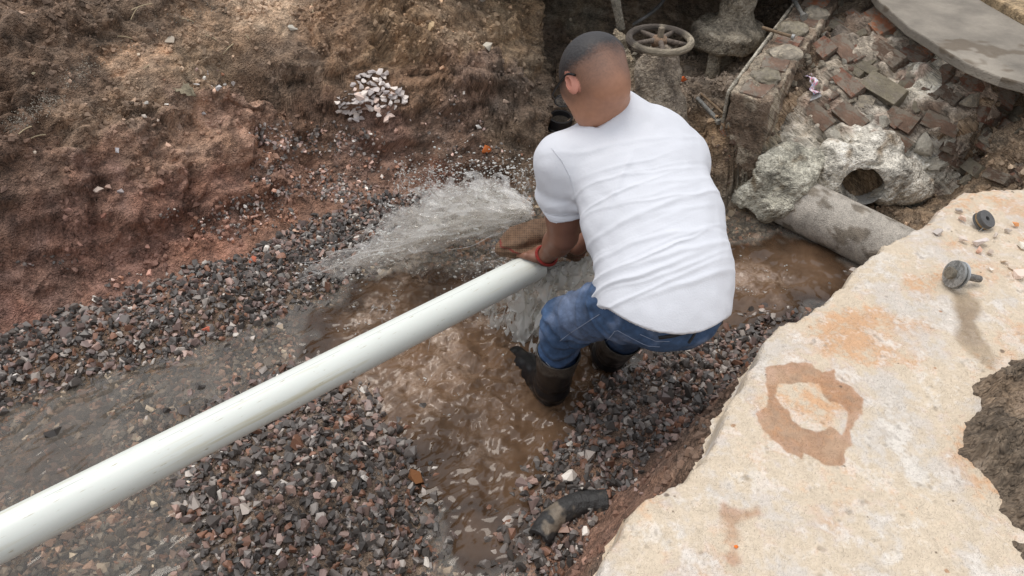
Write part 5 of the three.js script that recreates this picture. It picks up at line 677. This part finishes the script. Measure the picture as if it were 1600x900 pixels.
  const handOn = (wr, el, radius, sgn, thumbOff) => { // fingers wrapped round the pipe axis
    const q0 = pipeB.clone().addScaledVector(axis, wr.clone().sub(pipeB).dot(axis)), rad = wr.clone().sub(q0); rad.addScaledVector(axis, -rad.dot(axis)).normalize(); const at = (ang, along, rr) => q0.clone().addScaledVector(axis, along).add(rad.clone().applyAxisAngle(axis, sgn * ang).multiplyScalar(rr));
    const L = []; const pr = radius + .014; L.push(capV(wr, .027, at(.35, 0, pr + .006), .026)); for (let i = 0; i < 4; i++) { const al = (i - 1.5) * .0205, len = [.92, 1.06, 1, .82][i]; L.push(capV(at(.3, al * .8, pr), .0165, at(.85, al, pr), .012)); const a0 = .85, st = .36 * len * .085 / (radius + .02) * 1.3; const p0 = at(a0, al, radius + .012), p1 = at(a0 + st * 1.25, al, radius + .010), p2 = at(a0 + st * 2.1, al, radius + .009), p3 = at(a0 + st * 2.8, al, radius + .008); L.push(capV(p0, .0105, p1, .0098), capV(p1, .0098, p2, .009), capV(p2, .009, p3, .0078)); }
    const t0 = at(.2, -thumbOff * .03, pr), t1 = at(.62, -thumbOff * .052, radius + .014), t2 = at(1.2, -thumbOff * .056, radius + .011); L.push(capV(t0, .015, t1, .012), capV(t1, .0115, t2, .0095)); return L; };
  const handL = handOn(wrL, elL, PIPE_R, -1, 1), handR = handOn(wrR, elR, .058, -1, -1);
  const arms = (a, b, c, hand) => { const m = b.clone().lerp(c, .3), L = [capV(a, .054, a.clone().lerp(b, .6), .050), capV(a.clone().lerp(b, .6), .050, b, .043), capV(b, .043, m, .043), capV(m, .041, c, .0275)]; return [L, (x, y, z) => { let d = 1e9; for (const p of L) d = smin(d, p(x, y, z), .03); let h = 1e9; for (const p of hand) h = smin(h, p(x, y, z), .007); return smin(d, h, .012); }]; };
  const armG = (a, b, c, hand) => { const [, sd] = arms(a, b, c, hand), [lo, hi] = box([a, b, c], .1); return nets(sd, lo, hi.max(lo), .006, { color: armCol }); };
  { const geos = []; const [lo, hi] = box([hc, NECK], .15); geos.push(nets(head, lo, hi, .0038, { color: skinCol }));
    geos.push(armG(shL.clone().lerp(elL, .35), elL, wrL, handL), armG(shR.clone().lerp(elR, .35), elR, wrR, handR));
    part('body', mergeGeometries(geos), new THREE.MeshPhysicalMaterial({ vertexColors: true, roughness: .52, sheen: .15 })); }
  { // short dark hair on the crown: a thin cap of stubble
    const cap2 = (x, y, z) => skull(x, y, z) - .002; const hs = (x, y, z) => { const X = x - hc.x, Y = y - hc.y, Z = z - hc.z, u = X * U0.x + Y * U0.y + Z * U0.z, f = X * f0.x + Y * f0.y + Z * f0.z; const e = u + .12 * f + .02; return Math.max(cap2(x, y, z) + .003 - .0062 * smooth(0, .06, e) - .0007 * noise(x * 150, y * 150, z * 150) - .0007 * noise(x * 290, y * 290, z * 290), -e, -cap2(x, y, z) - .015); };
    part('hair', nets(hs, hc.clone().subScalar(.15), hc.clone().addScalar(.15), .0035, { color: skinCol }), new THREE.MeshStandardMaterial({ vertexColors: true, roughness: .6 })); }
  { // eyeglasses
    const dk = new THREE.MeshStandardMaterial({ color: 0x141414, roughness: .35 }), g = new THREE.Group(); g.name = 'eyeglasses'; root.add(g); g.position.copy(root.position).negate();
    for (const k of [-1, 1]) { const pts = [H(k * .088, -.012, -.035), H(k * .091, .006, -.012), H(k * .089, .010, .03), H(k * .08, .008, .10), H(k * .066, .006, .118)]; mesh('temple', new THREE.TubeGeometry(new THREE.CatmullRomCurve3(pts), 24, .0034, 6), dk, g); const lens = new THREE.TorusGeometry(.024, .0018, 8, 28); const o = mesh('rim', lens, dk, g); o.position.copy(H(k * .037, -.008, .118)); o.quaternion.setFromRotationMatrix(new THREE.Matrix4().makeBasis(R0, U0, f0)); o.scale.set(1.15, .85, 1); const l = mesh('lens', new THREE.CircleGeometry(.024, 24), new THREE.MeshPhysicalMaterial({ transmission: 1, thickness: 0, roughness: .02, color: 0xdfe6e6, side: THREE.DoubleSide }), g); l.position.copy(o.position); l.quaternion.copy(o.quaternion); l.scale.copy(o.scale); }
    mesh('bridge', new THREE.TubeGeometry(new THREE.CatmullRomCurve3([H(-.012, -.004, .119), H(0, .002, .124), H(.012, -.004, .119)]), 10, .002, 6), dk, g); }
  // ---------------- jeans
  const jp = [slice(C0.clone().addScaledVector(A, .008), C0, C1, S0, [.166, .108, .128]), capV(hipL, .092, kneeL.clone().lerp(hipL, .12), .076), capV(hipR, .09, kneeR.clone().lerp(hipR, .12), .078), capV(kneeL, .074, kneeL.clone().lerp(ankL, .66), .058), capV(kneeR, .074, kneeR.clone().lerp(ankR, .6), .060), capV(hipL.clone().addScaledVector(Bk, .01), .085, hipR.clone().addScaledVector(Bk, .01), .082), slice(C1, C0, C2, S0, [.172, .13, .137])];
  const shinD = ankL.clone().sub(kneeL).normalize(), cuff = kneeL.clone().lerp(ankL, .72), shinR = ankR.clone().sub(kneeR).normalize(), cuffR = kneeR.clone().lerp(ankR, .66), thD = kneeL.clone().sub(hipL).normalize();
  const jeans = (x, y, z) => { let d = smin(jp[0](x, y, z), jp[6](x, y, z), .05); d = smin(d, jp[5](x, y, z), .05); const l = smin(jp[1](x, y, z), jp[3](x, y, z), .035), r = smin(jp[2](x, y, z), jp[4](x, y, z), .03); d = smin(d, smin(l, r, .02), .03); if (d > .04) return d;
    const a = (x - kneeL.x) * shinD.x + (y - kneeL.y) * shinD.y + (z - kneeL.z) * shinD.z, t = (x - hipL.x) * thD.x + (y - hipL.y) * thD.y + (z - hipL.z) * thD.z; let w = .006 * noise(x * 12, y * 12, z * 12) + .003 * noise(x * 32, y * 32, z * 32);
    if (l < .03) { w += .0065 * Math.sin(a * 105 + 5 * noise(x * 10, y * 10, z * 10)) * smooth(.26, .1, Math.abs(a - .1)) + .007 * Math.pow(Math.max(0, Math.sin((t - .5 * x) * 52 + 3 * noise(x * 8, y * 8, z * 8))), 3) * smooth(.36, .26, t); }
    const h = (x - hipL.x) * .7 + (y - hipL.y); w += .006 * Math.pow(Math.max(0, Math.sin(h * 60 + 4 * noise(x * 9, y * 9, z * 9))), 4) * smooth(.16, .04, Math.hypot(x - hipL.x, y - hipL.y + .05, z - hipL.z));
    d -= w; if (l < .05 && a > .1) d = Math.max(d, (x - cuff.x) * shinD.x + (y - cuff.y) * shinD.y + (z - cuff.z) * shinD.z); if (r < .05) { const b = (x - cuffR.x) * shinR.x + (y - cuffR.y) * shinR.y + (z - cuffR.z) * shinR.z; if (b > -.1 && r <= l) d = Math.max(d, b); } return d; };
  const denim = (() => { const b = tileFbm(16, 4, 61, .7); return texture(512, (u, v) => { const tw = Math.sin((u + v) * 512 * Math.PI / 3), s = b(u, v); const g = .82 + .07 * tw + .4 * (s - .5); return [g * .98, g, g * 1.01]; }); })();
  const jc = (x, y, z) => { const a = (x - kneeL.x) * shinD.x + (y - kneeL.y) * shinD.y + (z - kneeL.z) * shinD.z; const worn = smooth(.15, .02, Math.hypot(x - lerp(kneeL.x, hipL.x, .35), y - lerp(kneeL.y, hipL.y, .35) - .05, z - lerp(kneeL.z, hipL.z, .35) - .02)) * .8 + .55 * smooth(.0, .5, fbm(x * 10, y * 10, z * 10, 3)); const wet = smooth(.1, .2, a + .03 * noise(x * 20, y * 20, z * 20)); const k = 1 + .14 * fbm(x * 30, y * 30, z * 30, 2); return [lerp(lerp(.075, .30, worn), .035, wet * .6) * k, lerp(lerp(.14, .36, worn), .085, wet * .6) * k, lerp(lerp(.27, .52, worn), .2, wet * .5) * k]; };
  const matJeans = new THREE.MeshStandardMaterial({ vertexColors: true, roughness: .93, map: rep(denim, 3), bumpMap: rep(denim, 3), bumpScale: .003 });
  const [jl, jh] = box([C0, hipL, hipR, kneeL, kneeR, cuff, cuffR, C1], .17); const jn = part('jeans', nets(jeans, jl, jh, .0062, { color: jc }), matJeans);
  // stitched seams and the back pocket, laid on the cloth along the photograph's lines
  const onSurf = (sd, px, py, off) => { const p = march(px, py, (x, y, z) => sd(x, y, z) < 0), e = .004, n = V(sd(p.x + e, p.y, p.z) - sd(p.x - e, p.y, p.z), sd(p.x, p.y + e, p.z) - sd(p.x, p.y - e, p.z), sd(p.x, p.y, p.z + e) - sd(p.x, p.y, p.z - e)).normalize(); return p.addScaledVector(n, off); };
  const thread = new THREE.MeshStandardMaterial({ color: 0x8d97ab, roughness: .9 });
  const seam = (name, pts, r = .0009, m = thread, sd = jeans, par = jn, off = .0008) => { const c = []; for (let i = 0; i + 1 < pts.length; i++) for (let k = 0; k < 6; k++) { const t = k / 6, px = lerp(pts[i][0], pts[i + 1][0], t), py = lerp(pts[i][1], pts[i + 1][1], t); const q = march(px, py, (x, y, z) => sd(x, y, z) < 0); if (sd(q.x, q.y, q.z) < .01 && q.y > .1) c.push(onSurf(sd, px, py, off)); } if (c.length < 3) return; const cv = new THREE.CatmullRomCurve3(c); return mesh(name, new THREE.TubeGeometry(cv, c.length * 2, r, 5), m, par); };
  seam('side_seam', [[937, 491], [915, 505], [890, 521], [872, 535]]); seam('pocket_stitching', [[941, 541], [963, 515], [985, 527], [1010, 540], [1035, 542]]); seam('yoke_seam', [[1000, 522], [1025, 533], [1050, 533]]); seam('cuff_stitching', [[853, 566], [866, 578], [880, 584], [896, 583]], .0013);
  { const [sd, sm] = shirtEdges; seam('collar', [[912, 196], [926, 186], [945, 173], [964, 161], [980, 151]], .0036, matShirt, sd, sm, 0); seam('sleeve_seam', [[862, 232], [878, 252], [890, 275], [897, 300], [900, 322]], .0016, matShirt, sd, sm, 0); seam('sleeve_hem', [[832, 326], [850, 334], [875, 337], [895, 334]], .0014, matShirt, sd, sm, 0); }
  { // belt and the strap hanging from it
    const bl = new THREE.MeshStandardMaterial({ color: 0x17171b, roughness: .6 }); seam('belt', [[1030, 528], [1050, 525], [1070, 520], [1088, 511], [1101, 501], [1112, 489]], .0075, bl, jeans, jn, -.002); const s0 = D(1092, 513, 1.92); part('key_strap', new THREE.TubeGeometry(new THREE.CatmullRomCurve3([D(1094, 498, 1.93), D(1090, 512, 1.91), D(1084, 524, 1.91), D(1076, 536, 1.92)]), 20, .004, 6), bl); }
  // ---------------- rubber boots
  const bootMat = new THREE.MeshPhysicalMaterial({ vertexColors: true, roughness: .33, clearcoat: 0 });
  const boot = (knee, ank, heel, toe, top) => { const s = knee.clone().sub(ank).normalize(), tp = ank.clone().addScaledVector(s, top), ball = heel.clone().lerp(toe, .68), L = [capV(ank.clone().lerp(heel, .1), .054, tp, .076), capV(heel.clone().setY(heel.y + .045), .043, ball.clone().setY(ball.y + .04), .045), capV(ball.clone().setY(ball.y + .042), .046, toe.clone().setY(toe.y + .038), .037), capV(ank, .052, ball.clone().setY(ball.y + .055), .04), capV(heel.clone().setY(heel.y + .02), .042, toe.clone().setY(toe.y + .016), .044)]; const fw = toe.clone().sub(heel).normalize();
    const sd = (x, y, z) => { let d = 1e9; for (let i = 0; i < 4; i++) d = smin(d, L[i](x, y, z), .035); const a = (x - ank.x) * s.x + (y - ank.y) * s.y + (z - ank.z) * s.z; d = Math.min(d, Math.max(L[4](x, y, z), y - heel.y - .022)); d -= .003 * noise(x * 22, y * 22, z * 22) + .003 * Math.sin(a * 110) * smooth(.08, .02, Math.abs(a - .03)); d = Math.max(d, a - top); d = Math.max(d, -(Math.max(L[0](x, y, z) + .006, top - .05 - a))); return Math.max(d, heel.y - .012 - y); };
    const [lo, hi] = box([ank, tp, heel, toe], .09); return nets(sd, lo, hi, .005, { color: (x, y, z) => { const a = (x - ank.x) * s.x + (y - ank.y) * s.y + (z - ank.z) * s.z, t = smooth(top - .07, top - .05, a + .02 * noise(x * 25, y * 25, z * 25)) * (.6 + .4 * noise(x * 60, y * 60, z * 60)); return [lerp(.006, .11, t), lerp(.006, .10, t), lerp(.007, .085, t)]; } }); };
  const Lh = W(857, 634, -.03), Lt = W(808, 566, -.02), Rh = W(948, 572, -.03), Rt = W(912, 505, -.02);
  part('boot', boot(kneeL, ankL, Lh, Lt, .23), bootMat); part('boot', boot(kneeR, ankR, Rh, Rt, .24), bootMat);
  // ---------------- bracelets on the left wrist
  const fa = wrL.clone().sub(elL).normalize(); const ringAt = (t, R, r, name, m) => { const g = new THREE.TorusGeometry(R, r, 10, 44), o = part(name, g, m); o.position.add(wrL).addScaledVector(fa, t); o.quaternion.setFromUnitVectors(V(0, 0, 1), fa.clone().addScaledVector(Bk, .25).normalize()); o.scale.set(1.1, .95, 1.6); return o; };
  ringAt(-.022, .034, .0048, 'bracelet', new THREE.MeshStandardMaterial({ color: new THREE.Color().setRGB(.42, .035, .025), roughness: .5, bumpMap: rep(weave, 4), bumpScale: .004 })).userData.label = 'red woven bracelet'; ringAt(-.008, .031, .004, 'bead_bracelet', new THREE.MeshStandardMaterial({ color: 0x121212, roughness: .3 }));
  return { C0, C1, wrL, wrR };
})();
// ---------------------------------------------------------------- burlap sack stuffed on the pipe's end
{
  const pts = [[786, 388, 2.555, .026], [806, 380, 2.575, .045], [832, 374, 2.6, .054], [862, 370, 2.62, .058], [892, 368, 2.63, .056], [914, 366, 2.64, .044]].map(([a, b, d, r]) => [D(a, b, d), r]); const L = []; for (let i = 0; i + 1 < pts.length; i++) L.push(capV(pts[i][0], pts[i][1], pts[i + 1][0], pts[i + 1][1])); const tip = D(822, 404, 2.545); L.push(capV(D(812, 388, 2.55), .028, tip, .014)); L.push(capV(D(905, 372, 2.62), .045, D(900, 396, 2.62), .03));
  const ax = pts[5][0].clone().sub(pts[0][0]).normalize(); const o = pts[0][0];
  const sd = (x, y, z) => { let d = 1e9; for (const l of L) d = smin(d, l(x, y, z), .03); if (d > .03) return d; const X = x - o.x, Y = y - o.y, Z = z - o.z, a = X * ax.x + Y * ax.y + Z * ax.z, rx = X - ax.x * a, ry = Y - ax.y * a, rz = Z - ax.z * a, th = Math.atan2(ry, rx - rz); const fold = Math.sin(th * 7 + a * 9 + 2.2 * noise(x * 9, y * 9, z * 9)); d -= .007 * fold * smooth(-.05, .06, a) + .008 * noise(x * 14, y * 14, z * 14) + .003 * noise(x * 45, y * 45, z * 45); return d; };
  const lo = V(9, 9, 9), hi = V(-9, -9, -9); for (const [p] of pts) { lo.min(p); hi.max(p); } lo.subScalar(.09); hi.addScalar(.09);
  const w = tileFbm(32, 3, 29, .8), jute = texture(256, (u, v) => { const a = Math.abs(Math.sin(u * 64 * Math.PI)), b = Math.abs(Math.sin(v * 64 * Math.PI)), g = .35 + .45 * Math.max(a, b) * (.6 + .8 * w(u, v)); return [g, g * .95, g * .9]; });
  solo('burlap_sack', nets(sd, lo, hi, .0042, { color: (x, y, z) => { const k = 1 + .3 * fbm(x * 25, y * 25, z * 25, 3), th = (x - o.x) * .3 + (y - o.y); const red = smooth(.0035, .001, Math.abs(th - .022 - .01 * noise(x * 8, 0, z * 8))); return [lerp(.30, .33, red) * k, lerp(.20, .06, red) * k, lerp(.135, .05, red) * k]; }, uv: (x, y, z) => [x * 2.5, (y * .8 - z * .6) * 2.5] }), new THREE.MeshStandardMaterial({ vertexColors: true, roughness: .95, map: jute, bumpMap: jute, bumpScale: .004 }), 'wet brown burlap sack wrapped over the end of white pipe', 'sack');
}

// ---------------------------------------------------------------- water bursting from the pipe's end
{
  const r = rng(404), G = new THREE.Group(); G.name = 'water_splash'; kind(G, 'stuff', 'grey white water spraying from the pipe end over the gravel', 'water'); scene.add(G);
  const mat = new THREE.MeshPhysicalMaterial({ color: new THREE.Color().setRGB(.935, .925, .905), transmission: .82, thickness: 0, roughness: .12, ior: 1.33, side: THREE.DoubleSide });
  const matDrop = new THREE.MeshPhysicalMaterial({ color: new THREE.Color().setRGB(.88, .88, .85), transmission: .55, thickness: 0, roughness: .1, ior: 1.33, side: THREE.DoubleSide });
  const ground = (px, py) => { const p = hit(px, py, (x, z) => Math.max(base(x, z), WATER_Y)); return p; };
  const src = D(824, 350, 2.62);
  const arc = (a, b, h, t) => a.clone().lerp(b, t).setY(lerp(a.y, b.y, t) + h * 4 * t * (1 - t));
  // torn sheets of water
  const sheetGeo = (edge, nu, nv, holes, wob, seed) => { // edge(v) gives [start, end, height]
    const P = [], idx = [], keep = []; const cols = []; for (let j = 0; j <= nv; j++) cols.push(edge(j / nv));
    for (let i = 0; i <= nu; i++) for (let j = 0; j <= nv; j++) { const u = i / nu, [a, b, h] = cols[j], p = arc(a, b, h, u), v = j / nv; const n1 = noise(u * 7 + seed, v * 9, seed), n2 = noise(u * 12, v * 30 + seed, 3), n3 = noise(u * 26, v * 70, seed + 5); p.y += wob * (.3 + u) * (.06 * n1 + .026 * n2 + .007 * n3); p.x += wob * .03 * noise(u * 11, v * 11, seed + 8); p.z += wob * .03 * noise(u * 11, v * 11, seed + 14); P.push(p.x, p.y, p.z);
      const q = noise(u * 3 + 3, v * 16, seed + 2) + .7 * noise(u * 6, v * 42, seed + 7) + .5 * noise(u * 16, v * 95, seed + 1); const e = Math.min(v, 1 - v) * 2; keep.push(q > holes(u, v) - .35 * smooth(0, .3, e) + .3 * smooth(.2, 0, e)); }
    for (let i = 0; i < nu; i++) for (let j = 0; j < nv; j++) { const a = i * (nv + 1) + j, b = a + 1, c = a + nv + 1, d = c + 1; if (keep[a] && keep[b] && keep[d]) idx.push(a, b, d); if (keep[a] && keep[d] && keep[c]) idx.push(a, d, c); }
    const g = new THREE.BufferGeometry(); g.setAttribute('position', new THREE.Float32BufferAttribute(P, 3)); g.setIndex(idx); g.computeVertexNormals(); return g; };
  const path = (pts) => { const L = pts.map(([a, b, h]) => [ground(a, b), h]); return (v) => { const k = clamp(v) * (L.length - 1), i = Math.min(Math.floor(k), L.length - 2), t = k - i; return [L[i][0].clone().lerp(L[i + 1][0], t), lerp(L[i][1], L[i + 1][1], t)]; }; };
  const fan = path([[440, 452, .02], [470, 440, .04], [540, 428, .05], [560, 400, .05], [570, 370, .06], [620, 335, .08], [690, 318, .08], [770, 312, .05]]);
  const fanEdge = (off) => (v) => { const [b, h] = fan(v); const a = src.clone(); b.lerp(a, -.18 * noise(v * 7, off * 40, 3) + .12 * Math.abs(noise(v * 19, off * 40, 9))); b.y = Math.min(b.y, .25); a.x += .05 * (v - .5); a.z += -.02 * v; a.y += off; return [a, b, h + off]; };
  mesh('water_sheet', sheetGeo(fanEdge(0), 150, 220, (u, v) => -.45 + .95 * u, 1.2, 3), mat, G); mesh('water_sheet', sheetGeo(fanEdge(.06), 150, 220, (u, v) => .05 + .6 * u, 1.6, 91), mat, G); mesh('water_sheet', sheetGeo(fanEdge(.015), 150, 220, (u, v) => -.2 + .8 * u, 1.7, 77), mat, G); mesh('water_sheet', sheetGeo(fanEdge(.03), 150, 190, (u, v) => -.15 + .85 * u, 1.6, 17), mat, G); mesh('water_sheet', sheetGeo(fanEdge(-.02), 150, 190, (u, v) => -.15 + .7 * u, 1.4, 29), mat, G);
  // curtain falling under the arm
  const low = path([[720, 470, 0], [760, 500, 0], [820, 530, 0], [880, 520, 0], [930, 480, 0]]), top = [D(800, 430, 2.64), D(930, 400, 2.66)];
  for (const [s, off] of [[41, 0], [53, .05], [67, -.05], [75, .1]]) mesh('water_curtain', sheetGeo((v) => { const [b, h] = low(v); b.x += off * .6; b.z += off; return [top[0].clone().lerp(top[1], v), b, .06 + h + off * .5]; }, 90, 130, (u, v) => .0 + .2 * u, 1.1, s), matDrop, G);
  // strands
  const tubes = []; const strand = (a, b, h, r0, n = 16) => { const pts = []; const sd = r() * 99; const t0 = r() * .5, t1 = Math.min(1, t0 + .25 + .5 * r()); for (let i = 0; i <= n; i++) { const t = lerp(t0, t1, i / n), p = arc(a, b, h, t); p.x += .02 * noise(t * 9, sd, 1); p.y += .02 * noise(t * 9, sd, 5); p.z += .02 * noise(t * 9, sd, 9); pts.push(p); } const g = new THREE.TubeGeometry(new THREE.CatmullRomCurve3(pts), n * 2, 1, 5), P = g.attributes.position; const cv = new THREE.CatmullRomCurve3(pts); for (let i = 0; i <= n * 2; i++) { const c = cv.getPointAt(i / (n * 2)), e = Math.sin(Math.PI * i / (n * 2)), rr = r0 * (.15 + e) * (.6 + .9 * Math.abs(noise(i * .45, sd, 2))); for (let j = 0; j <= 5; j++) { const k = i * 6 + j; P.setXYZ(k, c.x + (P.getX(k) - c.x) * rr, c.y + (P.getY(k) - c.y) * rr, c.z + (P.getZ(k) - c.z) * rr); } } g.computeVertexNormals(); tubes.push(g); };
  for (let i = 0; i < 60; i++) { const v = r(), [b, h] = fan(v); b.add(V((r() - .5) * .25, 0, (r() - .5) * .25)); strand(src.clone().add(V((r() - .5) * .05, (r() - .5) * .03, (r() - .5) * .05)), b, h + .16 * r() * r() - .01, .0012 + .0028 * r() * r()); }
  for (let i = 0; i < 60; i++) { const v = r(), [b] = low(v); b.add(V((r() - .5) * .2, 0, (r() - .5) * .2)); strand(top[0].clone().lerp(top[1], clamp(v + .2 * (r() - .5))), b, .05 + .1 * r(), .0012 + .0026 * r() * r()); }
  for (const [px, py, w] of [[630, 300, 12], [680, 300, 8], [820, 300, 20], [600, 340, 16], [790, 310, 24], [690, 520, 16], [610, 500, 24], [740, 450, 20]]) for (let i = 0; i < 8; i++) { const a = ground(px + w * (r() - .5), py + 16 + w * (r() - .5)), b = a.clone().add(V((r() - .5) * .12, 0, (r() - .5) * .12)); strand(a, b, .06 + .16 * r(), .0015 + .0025 * r()); }
  for (let i = 0; i < 26; i++) { const v = r(), [b, h] = fan(v); strand(src.clone().add(V((r() - .5) * .04, (r() - .5) * .02, (r() - .5) * .04)), b, h + .05 * r(), .003 + .004 * r(), 22); }
  mesh('water_strands', mergeGeometries(tubes), mat, G);
  // drops
  const L = []; const drop = (p, s) => L.push([p, s]);
  for (let i = 0; i < 1500; i++) { const v = r(), [b, h] = fan(v), t = Math.pow(r(), .7); b.add(V((r() - .5) * .3, 0, (r() - .5) * .3)); drop(arc(src, b, h + .26 * r() * r() * (v > .4 ? 1.2 : .5), t).add(V((r() - .5) * .05, (r() - .5) * .03, (r() - .5) * .05)), .0012 + .0042 * Math.pow(r(), 3)); }
  for (let i = 0; i < 1000; i++) { const v = r(), [b] = low(v), t = r(); b.add(V((r() - .5) * .35, 0, (r() - .5) * .35)); drop(arc(top[0].clone().lerp(top[1], v), b, .05 + .14 * r(), t), .0012 + .004 * Math.pow(r(), 3)); }
  for (let i = 0; i < 900; i++) { const p = ground(620 + 220 * r(), 262 + 60 * r() * r() + 20 * r()); p.y += .02 + .16 * r() * r(); p.z += .05 * r(); drop(p, .0012 + .0038 * Math.pow(r(), 2.5)); }
  // froth on the stirred water
  for (let i = 0; i < 26000; i++) { const x = -1.6 + r() * 3.2, z = -(.9 + r() * 2.5), f = foam(x, z), q = noise(x * 12, 4, z * 12) + .6 * noise(x * 34, 4, z * 34); if (base(x, z) > WATER_Y - .002 || f < .05 || q + f * .7 < .45 + .5 * r()) continue; drop(V(x, WATER_Y + .002 + .004 * f * noise(x * 20, 12, z * 20), z), .0012 + .0030 * Math.pow(r(), 3)); }
  const im = new THREE.InstancedMesh(new THREE.IcosahedronGeometry(1, 1), matDrop, L.length); im.name = 'water_drops'; im.userData.kind = 'stuff'; im.castShadow = im.receiveShadow = true; const M = new THREE.Matrix4(), q = new THREE.Quaternion(); L.forEach(([p, s], k) => im.setMatrixAt(k, M.compose(p, q.setFromUnitVectors(V(1, 0, 0), V(1, .6 * (r() - .5), .5 * (r() - .5)).normalize()), V(s * (1 + 1.6 * r() * r()), s * (.7 + .4 * r()), s * (.7 + .4 * r()))))); G.add(im);
}

renderer.render(scene, camera);
